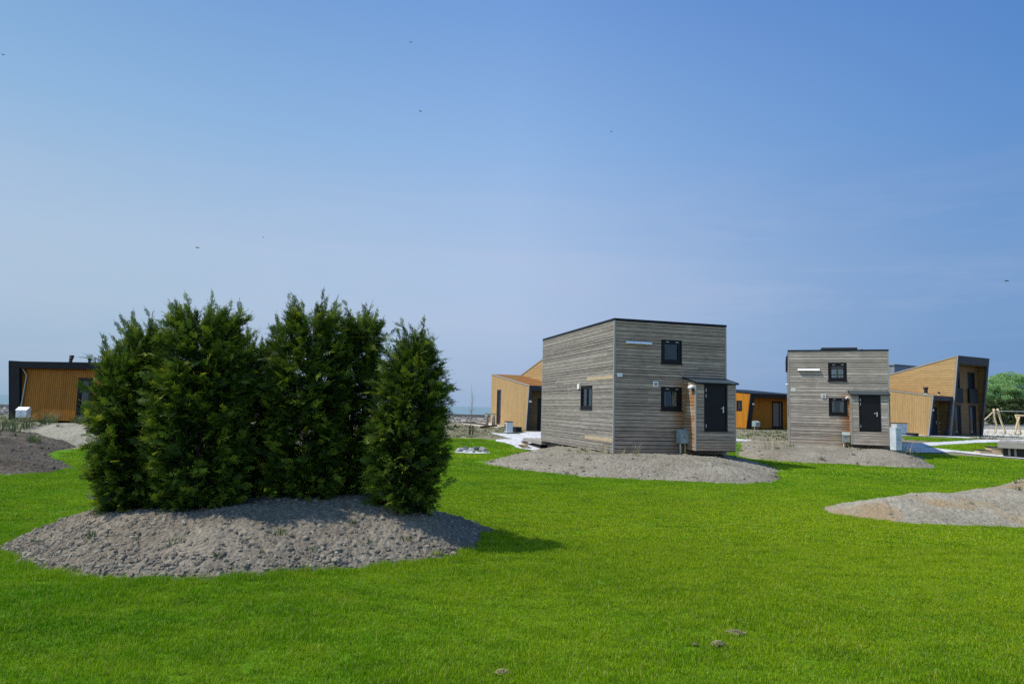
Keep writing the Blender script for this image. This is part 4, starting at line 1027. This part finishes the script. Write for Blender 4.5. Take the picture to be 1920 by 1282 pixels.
x, y, _ = loc_in(H1, HA1, .02, 9.30, 0)
deck((x,y,0), HA1, 4.9, 3.4, .50, .16, 'raised grey timber deck at the back of the nearer wooden house', 0)
s3 = G(978, 841.5); x, y = s3.x, s3.y
steps((x,y,sz(x,y)-.04), .12, [(0,.15,.20),(.15,.36,.40)], 1.1, 'two pale timber steps at the deck behind the nearer wooden house')

# ------------------------------------------------------------------ sea wall and rock bank
root = empty('sea_wall', (0,0,0), label='long low concrete sea wall behind the houses', cat='wall')
m = mat('stained_concrete', (.23,.21,.18), .9); N = NB(m); s_ = N.n('ShaderNodeMapping'); s_.inputs['Scale'].default_value = (3,3,.5); N.l(N.pos(), s_.inputs['Vector'])
N.base(N.mix(.6, N.ramp(N.noise(s_.outputs['Vector'], 1.0, 5, .7), [(.3, (.20,.185,.15)), (.7, (.45,.42,.35))]), N.ramp(N.noise(N.pos(), .5, 4), [(.35, (.25,.235,.20)), (.7, (.42,.39,.33))]))); M_wall = m
b = MB(); tot = 0
for i in range(len(WALL)-1):
    a = Vector((*WALL[i],0)); c = Vector((*WALL[i+1],0)); L_ = (c-a).length; d = (c-a).normalized(); nrm = Vector((d.y,-d.x,0)); n = int(L_/3)
    for j in range(n):
        if (a+d*(j*L_/n)).x < -140 or (a+d*(j*L_/n)).x > 230: continue
        b.box(a+d*(j*L_/n)+Vector((0,0,.7))-nrm*.3, d*(L_/n-.03), (0,0,.80+random.uniform(-.01,.01)), nrm*.45, random.random())
b.build('wall_panels', M_wall, root)
M_rip = clod_mat('basalt_stone', (.12,.115,.105), (.24,.23,.205), (.42,.40,.36))
n = 14000; xx = -75+190*rng.random(n)**1.0; off = -5.2*rng.random(n)-.3; yy = wall_y(xx)+off; zz = T(xx,yy)+.28*sstep(-5.5,0,off); rr_ = .07+.11*rng.random(n)
lumps('rock_bank', np.stack([xx,yy,zz+.02],1), rr_, M_rip, label='bank of broken grey basalt stones below the sea wall', cat='stones', kind='stuff')

# ------------------------------------------------------------------ fire ring stones
RB = [rock_template(40+i, 3, .75) for i in range(8)]
def rock(px, py, w_px, label, m, Y=None, name='rock', group=None, k=0, sink=.25, hs=1.0):
    p = G(px, py); z = .1
    if sz(p.x, p.y) > float(T(p.x, p.y))+.03:
        for _ in range(15): p = at_z(px, py, z); z = z*.5+sz(p.x, p.y)*.5
    r = w_px/2*p.y/1280; V, F = RB[k%8]; ang = random.random()*6.28; c, s = math.cos(ang), math.sin(ang)
    V = (V*np.array([1,.8,.8*hs]))@np.array([[c,s,0],[-s,c,0],[0,0,1]]).T
    o = np_mesh(name, V*r, F, m, attr={'rnd': ('FACE', np.full(len(F), random.random()))}, smooth=False, label=label, cat='rock', group=group); o.location = (p.x, p.y, sz(p.x,p.y)+r*.75*(.5-sink)*hs); return o
M_rkd = clod_mat('dark_blue_grey_rock', (.05,.052,.06), (.13,.135,.15), (.28,.28,.30)); M_rkl = clod_mat('light_grey_rock', (.25,.25,.26), (.42,.42,.43), (.60,.60,.61))
gp = 'rocks of the fire ring on the lawn'
for (px, py, w_, lab, mm, k) in ((873,844,15,'large dark rock at the back left of the fire ring',M_rkd,0),(862,848,17,'flat pale grey rock at the left end of the fire ring',M_rkl,1),(873,849,11,'small pale rock in front of the dark one in the fire ring',M_rkl,2),
    (883,846,14,'pale grey rock in the middle of the fire ring',M_rkl,3),(893,844,15,'dark pointed rock right of the middle of the fire ring',M_rkd,4),(888,850,9,'small dark rock at the front of the fire ring',M_rkd,5),(899,849,10,'small mid grey rock near the right end of the fire ring',M_rkd,6),
    (906,846,15,'pale rock with a flat top at the right end of the fire ring',M_rkl,7),(912,850,10,'small dark flat rock at the far right of the fire ring',M_rkd,1)):
    rock(px, py, w_, lab, mm, group=gp, k=k, hs=1.2)
c0 = G(885, 849.5); pl = [(c0.x+.86*math.cos(a)*(1+.05*math.sin(5*a)), c0.y+.75*math.sin(a)*(1+.05*math.cos(4*a))) for a in np.linspace(0, 6.2832, 26)[:-1]]
sheet('gravel_ring', pl, M_gravel, .05, kind='structure')
rock(303, 968, 40, 'grey boulder lying under the left conifers', M_clod, name='boulder', k=2, hs=1.1)
rock(38, 1057, 19, 'grey stone with flat face at the left toe of the conifer mound', M_clod, name='stone', k=3, hs=1.2)
rock(505, 996, 11, 'small grey stone perched on the conifer mound below the middle tree', M_clod, name='stone', k=4)
rock(630, 1052, 20, 'pale grey clod at the toe of the conifer mound', M_clodp, name='stone', k=5)
rock(850, 1046, 20, 'pale flat clod at the right toe of the conifer mound', M_clodp, name='stone', k=6)
rock(15, 893, 12, 'dark stone at the lower edge of the left soil mound', M_clod, name='stone', k=0)
rock(1407, 841, 10, 'pale grey stone on the left tip of the farther house mound', M_rkl, name='stone', k=1, hs=.8)
rock(1740, 1047, 6, 'tiny white pebble on the open lawn', M_rkl, name='pebble', k=1)
# clumps of dead grass lying on the near lawn
def hay(px, py, w_px, label, hgt=.5):
    p = G(px, py); R_ = w_px/2*p.y/1280; V = []; F = []; Q = []; b = 0
    for i in range(230):
        a = random.random()*6.28; rr = R_*math.sqrt(random.random()); la = random.random()*3.14; ln = R_*random.uniform(.3,.9); z = R_*hgt*(1-(rr/R_)**2)*random.uniform(.5,1)+.012
        c = Vector((math.cos(a)*rr, math.sin(a)*rr*.8, z)); d = Vector((math.cos(la), math.sin(la), random.uniform(-.4,.25)))*ln*.5; s = Vector((-math.sin(la), math.cos(la), .4))*.0025
        V += [c-d-s, c-d+s, c+s*1.3+Vector((0,0,ln*.1)), c-s*1.3+Vector((0,0,ln*.1)), c+d+s*.4, c+d-s*.4]; F += [(b,b+1,b+2,b+3),(b+3,b+2,b+4,b+5)]; q = random.random()*.8+.1; Q += [q,q]; b += 6
    o = np_mesh('dead_grass_clump', [tuple(v) for v in V], F, M_dry, attr={'rnd': ('FACE', Q)}, label=label, cat='dead grass', group='clumps of dead grass on the near lawn'); o.location = (p.x, p.y, .022)
hay(1347, 1216, 26, 'tan dead grass clump lying lowest of three on the near lawn'); hay(1380, 1193, 34, 'wide flat dead grass clump above the tan one on the near lawn', .18); hay(942, 1270, 24, 'brown dead grass clump at the bottom edge of the photo'); hay(1303, 1215, 10, 'wispy dead grass clump left of the tan one')

# ------------------------------------------------------------------ small plants
def plant(name, px, py, Y, m, nb, h, wd, spread, label, cat, group=None):
    if Y: p = at_depth(px, py, Y)
    else:
        z = .3
        for _ in range(15): p = at_z(px, py, z); z = z*.5+sz(p.x,p.y)*.5
    o = tuft_mesh(name, [(0,0,0,1)], m, nb, h, wd, spread, label=label, cat=cat, group=group); o.location = (p.x, p.y, sz(p.x,p.y)-.02)
    return o
for (px, py, Y, h, lab) in ((3,806,31,.75,'green tussock grass at the very left edge before the bungalow'),(26,808,30,.95,'broad yellow green tussock grass just left of the meter box'),(52,803,31,.70,'upright green tussock grass below the meter box'),
    (85,800,31.5,.72,'dark green tussock grass in front of the orange bungalow wall'),(95,793,33,.60,'pale slender tussock grass against the orange bungalow wall'),(64,816,28,.38,'small dry tussock on the edge of the dark soil'),(143,795,33,.55,'loose tussock at the foot of the bungalow glass door')):
    plant('tussock_grass', px, py, Y, M_tuss, 120, h*1.0, .012, .5, lab, 'ornamental grass', 'tussock grasses before the left bungalow')
for (px, py, h, lab) in ((1131,850,.62,'tall dry grass stalks at the corner of the nearer wooden house'),(1192,855,.55,'thin dry stalks in front of the nearer wooden house wall'),(1103,853,.5,'dry green stalks left of the nearer house corner'),(1088,851,.38,'short dry stalks below the side window'),(1166,853,.35,'small dry tuft near the nearer house corner')):
    plant('dry_stalks', px, py, None, M_dry, 22, h, .010, .22, lab, 'dry plant', 'dry stalks on the nearer house mound')
for (px, py, h, lab) in ((1451,841,.95,'tall yellow stalks left of the farther wooden house'),(1466,842,.85,'green yellow stalks at the corner of the farther wooden house'),(1482,842,.7,'stalks touching the farther wooden house corner'),(1440,843,.6,'short yellow stalks furthest left of the farther wooden house')):
    plant('dry_stalks', px, py, None, M_dry, 26, h, .010, .8, lab, 'dry plant', 'dry stalks left of the farther house')
for (px, py, Y, h) in ((1695,849,36,.75),(1705,850,36,.8),(1683,850,36,.6),(1714,850,36,.5)):
    plant('reed_stalks', px, py, Y, M_dry if px == 1705 else M_weed, 16, h, .016, .3, 'thin reed stalks '+{1695:'directly before the pale cabinet door',1705:'at the right corner of the pale cabinet, dry and tallest',1683:'at the left corner of the pale cabinet',1714:'farthest right of the pale cabinet, on the gravel edge'}[px], 'reeds', 'reed stalks before the pale cabinet')
# mixed ground cover on the bare land
def cover(name, n, region, m, h, wd, label, nb=10):
    sp = []; 
    while len(sp) < n:
        px = random.uniform(*region[0]); py = random.uniform(*region[1]); p = G(px, py)
        if any(inpoly(np.array(P)[:, :2], np.array([p.x]), np.array([p.y]))[0] for P in LAWNS+PATHS): n -= 1; continue
        sp.append((p.x, p.y, sz(p.x,p.y)+.02, random.uniform(.4,1.4)))
    tuft_mesh(name, sp, m, nb, h, wd, .4, label=label, cat='ground cover', kind='stuff')
cover('ground_cover', 420, ((825,985),(798,821)), M_weed, .13, .014, 'low green weeds on the bare soil behind the lawn, left of the nearer house')
cover('ground_cover', 160, ((825,985),(798,821)), M_dry, .16, .012, 'low dry grass on the bare soil behind the lawn, left of the nearer house')
cover('ground_cover', 160, ((1376,1480),(804,829)), M_weed, .2, .02, 'low weeds on the bare soil between the wooden houses')
cover('ground_cover', 220, ((1690,1920),(806,829)), M_weed, .2, .025, 'low weeds on the bare soil around the playground')
cover('ground_cover', 260, ((0,200),(776,800)), M_weed, .2, .015, 'low weeds before the left bungalow')
# sapling with stakes
p = at_depth(882, 802, 44); root = empty('sapling', (p.x,p.y,sz(p.x,p.y)-.02), label='thin bare sapling between two short stakes before the sea wall', cat='young tree')
t = MB(); hh = 3.35; path = [(0,0,0),(.02,0,.8),(.05,0,1.7),(.06,.02,2.3),(.0,0,2.9),(-.04,0,hh)]; t.tube(path, [.028,.024,.018,.013,.009,.004], 6); t.build('trunk', mat('young_bark', (.22,.20,.06), .7), root)
for i in range(16):
    z = .7+1.9*random.random(); a = random.random()*6.28; q = MB(); l_ = random.uniform(.25,.6); q.tube([(.04,0,z),(.04+math.cos(a)*l_*.35, math.sin(a)*l_*.35, z+l_*.5),(.04+math.cos(a)*l_*.42, math.sin(a)*l_*.42, z+l_)], [.008,.006,.003], 4); q.build('twig', bpy.data.materials['young_bark'], root)
for x in (-.06, .15):
    q = MB(); q.tube([(x,-.1,0),(x,-.1,.50)], .045, 7); sk_ = q.build('stake', M_bark, root); q = MB(); q.tube([(x,-.1,.46),(x,-.1,.56)], .062, 7); q.build('tie', M_foil, sk_)

# ------------------------------------------------------------------ playground timber
def pole(root, pts, r, name='post', m=None):
    q = MB(); pts = [Vector(p) for p in pts]; L_ = []; n = 8
    a, b_ = pts[0], pts[-1]
    for i in range(len(pts)-1):
        for j in range(3): L_.append(pts[i].lerp(pts[i+1], j/3))
    L_.append(pts[-1]); L_ = [p+Vector((math.sin(i*1.3)*r*.18, 0, 0)) for i, p in enumerate(L_)]
    q.tube(L_, [r*(1.1-.25*i/len(L_)) for i in range(len(L_))], 9); return q.build(name, m or M_robinia, root)
DP = 68.0
def pp(px, py, Y=DP): return at_depth(px, py, Y)
o0 = pp(1865, 814); g0 = sz(o0.x, o0.y)
root = empty('cable_ride', (0,0,0), label='cable ride start frame of two peeled leaning timber posts', cat='play equipment')
pole(root, [pp(1863,766),pp(1864,780),pp(1868,796),pp(1866,817)], .095); pole(root, [pp(1870,766,DP+1),pp(1876,785,DP+.7),pp(1882,803,DP+.3),pp(1887,818,DP)], .09)
pole(root, [pp(1861,773),pp(1840,792)], .06, 'brace'); q = MB(); q.tube([pp(1861,767),pp(1873,771,DP+1)], .05, 6); q.tube([pp(1862,773.5),pp(1874,775,DP+1)], .05, 6); q.build('crosspiece', M_deck, root)
q = MB(); q.tube([pp(1872,770),pp(1893,770.6,DP+4),pp(1990,773,DP+26)], .03, 5); q.build('cable', M_steel, root)
root = empty('play_frame', (0,0,0), label='crossed pale timber frame with a top beam at the right edge', cat='play equipment')
pole(root, [pp(1911,781,66),pp(1907,795,66),pp(1903,814,66)], .09); pole(root, [pp(1905,779,66.5),pp(1910,795,66.5),pp(1914,814,66.5)], .085); pole(root, [pp(1904,778.5,66.2),pp(1950,780,67)], .08, 'beam')
pole(root, [pp(1946,780,67),pp(1952,815,67)], .12)
root = empty('trestle_bench', (0,0,0), label='weathered timber trestle with reddish boards near the sea wall', cat='play equipment')
Yt = 50.0
q = MB(); q.box(at_depth(909,776.5,Yt), at_depth(931,777.5,Yt)-at_depth(909,776.5,Yt), (0,0,.09), (0,.3,0), .7); q.build('top_beam', mat('mossy_timber', (.40,.42,.22), .8), root)
for px in (912.5, 925): pole(root, [at_depth(px,777,Yt),at_depth(px+1.5,797,Yt)], .10, 'leg', M_deck); 
for px, mm in ((910.5,M_red),(922.5,M_flue)): q = MB(); q.box(at_depth(px,797,Yt+.2), (.11,0,0), (0,0,.75), (0,.05,0)); q.build('board', mm, root)
root = empty('sandpit_edging', (0,0,0), label='flat timber edging lying along the pale sand before the sea wall', cat='edging')
q = MB()
for (a, b_) in (((868,794),(911,798.5)),((903,803),(932,800))):
    A, B = G(*a), G(*b_); d = B-A; q.box(A+Vector((0,0,.02)), d, (0,0,.14), Vector((-d.y,d.x,0)).normalized()*.15, .3)
q.build('edging_board', M_flue, root)

# ------------------------------------------------------------------ conifers on the front mound
def frond_template(seed):
    r = random.Random(seed); V = []; F = []; TT = []
    def strip(a, b, w0, w1, t0, t1, nrm):
        d = b-a; s = d.cross(nrm).normalized(); i = len(V)
        V.extend([a-s*w0, a+s*w0, b+s*w1, b-s*w1]); F.append((i,i+1,i+2,i+3)); TT.append((t0+t1)/2)
    Ln = .30; N_ = Vector((0,0,1)); n = 11
    def ax(t): return Vector((Ln*t, .012*math.sin(t*4+seed), -.10*Ln*t*t*(1.2+.6*(seed%3))))
    for i in range(n): strip(ax(i/n), ax((i+1)/n), .005*(1-.6*i/n), .005*(1-.6*(i+1)/n), i/n, i/n, N_)
    for i in range(1, n+1):
        for sd in (-1, 1):
            if r.random() < .08: continue
            t = (i-.5*(sd > 0))/n; a = ax(t); bl = .085*(math.sin(min(1, t*1.15+.12)*math.pi)**.7+.12)*r.uniform(.75,1.15); an = math.radians(48+r.uniform(-8,8))*sd
            d = Vector((math.cos(an), math.sin(an), r.uniform(-.35,.15))).normalized(); nn = Vector((r.uniform(-.3,.3), r.uniform(-.3,.3), 1)).normalized()
            b_ = a+d*bl; mid_ = a+d*bl*.5; strip(a, mid_, .005, .0055, t, t, nn); strip(mid_, b_, .0055, .0015, t, t+.2, nn)
            for k in range(1, 4):
                q = a+d*bl*(k/4)
                for s2 in (-1, 1):
                    a3 = an+s2*math.radians(42); d3 = Vector((math.cos(a3), math.sin(a3), d.z+r.uniform(-.2,.2))).normalized(); strip(q, q+d3*bl*.33*(1.2-k/4)*r.uniform(.8,1.2), .0048, .0012, t+.1, t+.3, nn)
    return np.array([v[:] for v in V]), np.array(F), np.array(TT)
FR = [frond_template(i) for i in range(5)]
def conifer(loc, height, rad, seed, label, lean=(0,0), top_r=.42, twins=1, dens=1.0, base_r=.74):
    r = np.random.default_rng(seed); root = empty('conifer_tree', loc, label=label, cat='conifer', group='conifers on the front mound')
    # tapered trunk with limbs
    t = MB(); t.tube([(0,0,-.15),(lean[0]*.3,lean[1]*.3,height*.35),(lean[0]*.8,lean[1]*.8,height*.8)], [.055,.04,.015], 8)
    nl = int(230*dens*height/3.2); pos = []; dr = []; scl = []; tt = []
    for i in range(nl):
        h = height*(.0+.93*((i+.5)/nl)**.92); hf = h/height
        az = i*2.399963+r.normal()*.25
        # lumpy column envelope
        env = rad*(base_r+(1-base_r)*min(1, hf/.25))*(1 if hf < .55 else 1-(1-top_r)*((hf-.55)/.45)**1.5)
        env *= .80+.38*fbm(np.array([az*.9+seed]), np.array([h*1.3+seed]), 1.0, 2)[0]*1.15
        up = .35+.75*hf+r.normal()*.10; ln = env*r.uniform(.85,1.1)
        cx, cy = lean[0]*hf, lean[1]*hf
        base = np.array([cx, cy, max(.02, h-ln*up*.75)]); tip = np.array([cx+math.cos(az)*ln, cy+math.sin(az)*ln, min(h+ln*up*.35, height*1.02)])
        if i%3 == 0: t.tube([base, (base*.5+tip*.5)+np.array([0,0,-.03]), tip*.9+base*.1], [.012,.008,.003], 5)
        nf = max(8, int(29*dens*(ln/.6)))
        for j in range(nf):
            q = .12+.88*r.random()**.65; c = base+(tip-base)*q+np.array([0,0,-.05*math.sin(q*3)])+r.normal(size=3)*.035
            a2_ = az+r.normal()*.75; el_ = up*.55+r.normal()*.35+ (.35 if hf > .85 else 0)
            d = np.array([math.cos(a2_)*math.cos(el_), math.sin(a2_)*math.cos(el_), math.sin(el_)])
            pos.append(c); dr.append(d); scl.append(r.uniform(.55,1.0)*(.75+.25*q)); tt.append(q)
    # leader shoots standing out of the top
    for i in range(int(26*twins)):
        a_ = r.random()*6.28; rr_ = rad*top_r*1.0*math.sqrt(r.random()); h = height*r.uniform(.86,.97); ln = r.uniform(.18,.58)
        b_ = np.array([lean[0]+math.cos(a_)*rr_, lean[1]+math.sin(a_)*rr_, h-.1]); d = np.array([math.cos(a_)*.35, math.sin(a_)*.35, 1.0]); d /= np.linalg.norm(d)
        t.tube([b_, b_+d*ln], [.006,.002], 4)
        for j in range(7):
            q = j/7; d2 = d+r.normal(size=3)*.22; d2 /= np.linalg.norm(d2); pos.append(b_+d*ln*q); dr.append(d2); scl.append(r.uniform(.6,.95)*(1.05-.4*q)); tt.append(1.0)
    # stray side sprays
    for i in range(30):
        h = height*r.uniform(.05,.95); az = r.random()*6.28; e = rad*.92; d = np.array([math.cos(az), math.sin(az), r.uniform(.0,.7)]); d /= np.linalg.norm(d)
        b_ = np.array([lean[0]*h/height+math.cos(az)*e*.75, lean[1]*h/height+math.sin(az)*e*.75, h])
        for j in range(4): pos.append(b_+d*.09*j); d2 = d+r.normal(size=3)*.25; dr.append(d2/np.linalg.norm(d2)); scl.append(.8); tt.append(1.0)
    pos = np.array(pos); dr = np.array(dr); scl = np.array(scl); tt = np.array(tt); n = len(pos)
    # frame per frond: x along dr, normal roughly facing outward or tilted to hang
    ref = np.stack([np.zeros(n), np.zeros(n), np.ones(n)*.55], 1)+r.normal(size=(n,3))*.62
    y = np.cross(ref, dr); y /= np.linalg.norm(y, axis=1)[:,None]; z = np.cross(dr, y)
    flip = np.where(z[:,2:3] < 0, -1, 1); z = z*flip; y = y*flip
    R = np.stack([dr, y, z], 2)
    VV = []; FF = []; RR = []; b = 0; which = r.integers(0, 5, n); col_ = np.clip(.30+.20*r.normal(size=n)+.25*(tt-.6), 0, .8); col_ = np.where(tt < .6, col_*.45, col_); hot = (r.random(n) < .20) & (tt > .72); col_ = np.where(hot, .62+.3*r.random(n), col_)  # shade and highlights in the colour: inner fronds darkened, some outer ones brightened
    for k, (V, F, tq) in enumerate(FR):
        ii = np.where(which == k)[0]
        P = np.einsum('nij,nvj->nvi', R[ii], V[None]*scl[ii][:,None,None])+pos[ii][:,None,:]
        VV.append(P.reshape(-1,3)); FF.append((F[None]+(b+np.arange(len(ii))*len(V))[:,None,None]).reshape(-1,4)); b += len(ii)*len(V)
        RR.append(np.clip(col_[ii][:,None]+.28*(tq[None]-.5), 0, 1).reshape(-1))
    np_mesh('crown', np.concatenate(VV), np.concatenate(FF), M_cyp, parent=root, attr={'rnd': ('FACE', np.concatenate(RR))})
    t.build('trunk', M_bark, root)
    return root
def tree_at(px, py, z, H_px, w_px, seed, label, Y=None, **k):
    p = at_z(px, py, z) if Y is None else at_depth(px, py, Y)
    zz = sz(p.x, p.y); hgt = H_px*p.y/1280; rad = w_px/2*p.y/1280
    return conifer((p.x, p.y, zz-.03), hgt, rad, seed, label, **k)
tree_at(232, 966, .42, 285, 98, 1, 'leftmost conifer of the front mound, bushy and leaning left', lean=(-.12,0), top_r=.55)
tree_at(282, 950, .48, 332, 96, 2, 'tall conifer behind the leftmost one, with a shoot reaching out to the left', lean=(-.25,0), top_r=.6, Y=10.9)
tree_at(364, 962, .48, 364, 156, 3, 'broad dark conifer left of centre with a ragged flat top', top_r=.62, twins=1.6)
tree_at(452, 930, .5, 292, 112, 4, 'dark conifer standing in the shade behind the gap of the front mound', Y=11.9, top_r=.6)
tree_at(566, 952, .5, 346, 132, 5, 'tall dense conifer in the middle right of the front mound', top_r=.62, twins=1.5)
tree_at(648, 938, .5, 336, 84, 6, 'dark narrow conifer behind and right of the middle one', Y=11.8, lean=(.12,0), top_r=.6)
tree_at(758, 966, .45, 314, 118, 7, 'rightmost conifer standing slightly apart, sunlit with a pointed top', lean=(.08,0), top_r=.30, base_r=.72, dens=1.1)

# ------------------------------------------------------------------ trees beyond the playground
def leafy(name, loc, H_, R_, seed, m, label, nleaf=16000, leaf=.30, trunk=.28, group=None):
    r = np.random.default_rng(seed); root = empty(name, loc, label=label, cat='tree' if trunk else 'shrub', group=group)
    nb = 34; c = []
    for i in range(nb):
        a = r.random()*6.28; q = r.random()**.6; h = H_*(trunk+(1-trunk)*r.random()); e = R_*math.sin(min(1, max(.12, (h/H_-trunk*.6)/(1-trunk*.6)))*math.pi*.86+.25)
        c.append((math.cos(a)*e*q, math.sin(a)*e*q, h*.92, R_*r.uniform(.22,.42)))
    c = np.array(c); w_ = r.integers(0, nb, nleaf); d = r.normal(size=(nleaf,3)); d /= np.linalg.norm(d, axis=1)[:,None]
    P = c[w_,:3]+d*(c[w_,3]*(.55+.5*r.random(nleaf)**.6))[:,None]*np.array([1,1,.72]); P = P[P[:,2] > .1]; n = len(P)
    a = r.normal(size=(n,3)); a /= np.linalg.norm(a, axis=1)[:,None]; b_ = np.cross(a, r.normal(size=(n,3))); b_ /= np.linalg.norm(b_, axis=1)[:,None]; s = leaf*(.5+.8*r.random(n))[:,None]
    V = np.stack([P-a*s*.5, P+b_*s*.28, P+a*s*.5, P-b_*s*.28], 1).reshape(-1,3); F = np.arange(n*4).reshape(n,4)
    np_mesh('crown', V, F, m, parent=root, attr={'rnd': ('FACE', np.clip(r.random(n)*.7+.2*(r.random(nb)[w_[:n]]), 0, 1))})
    t = MB(); t.tube([(0,0,-.3),(.1,0,H_*.3),(0,.1,H_*.6)], [R_*.07,R_*.05,R_*.02], 8)
    for i in range(0, nb, 3): t.tube([(0,0,H_*.25),(c[i,0]*.5,c[i,1]*.5,c[i,2]*.7),(c[i,0],c[i,1],c[i,2])], [R_*.03,R_*.02,R_*.008], 5)
    t.build('trunk', M_bark, root); return root
gt = 'pale green trees beyond the playground'
for (px, top, Y, w_, lab, sd) in ((1857,716,150,40,'low pale tree just right of the tall ochre house portal',1),(1880,703,155,50,'rounded light green tree in the row beyond the playground',2),(1908,695,150,60,'highest light green tree at the right edge',3),(1945,700,150,60,'light green tree cut by the right edge',4),(1990,705,152,60,'light green tree outside the right edge',5),(1898,722,140,34,'silvery low tree in front of the highest one',6),(1820,716,158,50,'pale tree hidden behind the tall ochre house',8)):
    b_ = at_depth(px, 793, Y); t_ = at_depth(px, top, Y); leafy('broadleaf_tree', (b_.x,b_.y,.8), (t_.z-.8)*1.06, w_/2*Y/1280*1.25, sd, M_leafL if sd != 6 else M_leafL, lab, group=gt)
BUSH = ['dark olive bush half hidden by the portal of the tall ochre house', 'dark olive bush behind the left cable ride post', 'dark olive bush behind the right cable ride post', 'dark olive bush between the cable ride and the crossed timber frame', 'dark olive bush directly behind the crossed timber frame', 'dark olive bush cut by the right edge of the photo', 'dark olive bush beyond the right edge', 'outermost dark olive bush beyond the right edge', 'dark olive bush wholly behind the tall ochre house']
gh = 'dark bushes below the trees beyond the sea wall'
for i, (px, top, Y) in enumerate(((1838,752,138),(1858,750,136),(1877,748,135),(1897,746,134),(1916,745,134),(1937,747,134),(1962,748,134),(1990,748,134),(1815,752,139))):
    b_ = at_depth(px, 794, Y); t_ = at_depth(px, top, Y); leafy('bush', (b_.x,b_.y,.75), (t_.z-.75)*1.05, 1.75, 30+i, M_leafD, BUSH[i], nleaf=9000, leaf=.22, trunk=.0, group=gh)

# ------------------------------------------------------------------ insects in the air
def midge(px, py, Y, rz, w_px, label):
    p = at_depth(px, py, Y); L_ = w_px*Y/1280; root = empty('flying_insect', p, rz, label=label, cat='insect', group='tiny insects in the sky')
    b = MB(); b.tube([(-L_*.5,0,0),(-L_*.2,0,L_*.03),(L_*.25,0,L_*.02),(L_*.5,0,0)], [L_*.03,L_*.10,L_*.11,L_*.05], 7); b.build('body', M_foil, root)
    for s in (-1, 1):
        w_ = MB(); a = Vector((L_*.15,0,L_*.08)); w_.prism([(0,0),(L_*.5,-L_*.1),(L_*.62,L_*.05),(L_*.3,L_*.12)], a, (-.5,s*.8,.2), (-.8,-s*.5,0), (0,0,1), L_*.004); w_.build('wing', M_slate, root)
for q in ((770,79.5,3.5,-.3,6.5,'tiny dark insect high in the sky, top left of the middle'),(788,209,3.5,.2,6.5,'tiny dark insect in the sky below the topmost one'),(1887,527,3.2,-.5,8,'tiny dark insect in the sky at the right edge'),
          (370,464.5,3.5,.0,8,'tiny dark insect in the sky above the left conifers'),(494,445,3.6,-.8,6,'tiny dark insect in the sky above the middle conifers'),(6,103,3.3,-.4,7,'tiny dark insect in the top left corner of the sky'),(1146,247,3.8,.1,5,'faint tiny insect in the sky above the nearer wooden house')): midge(*q)
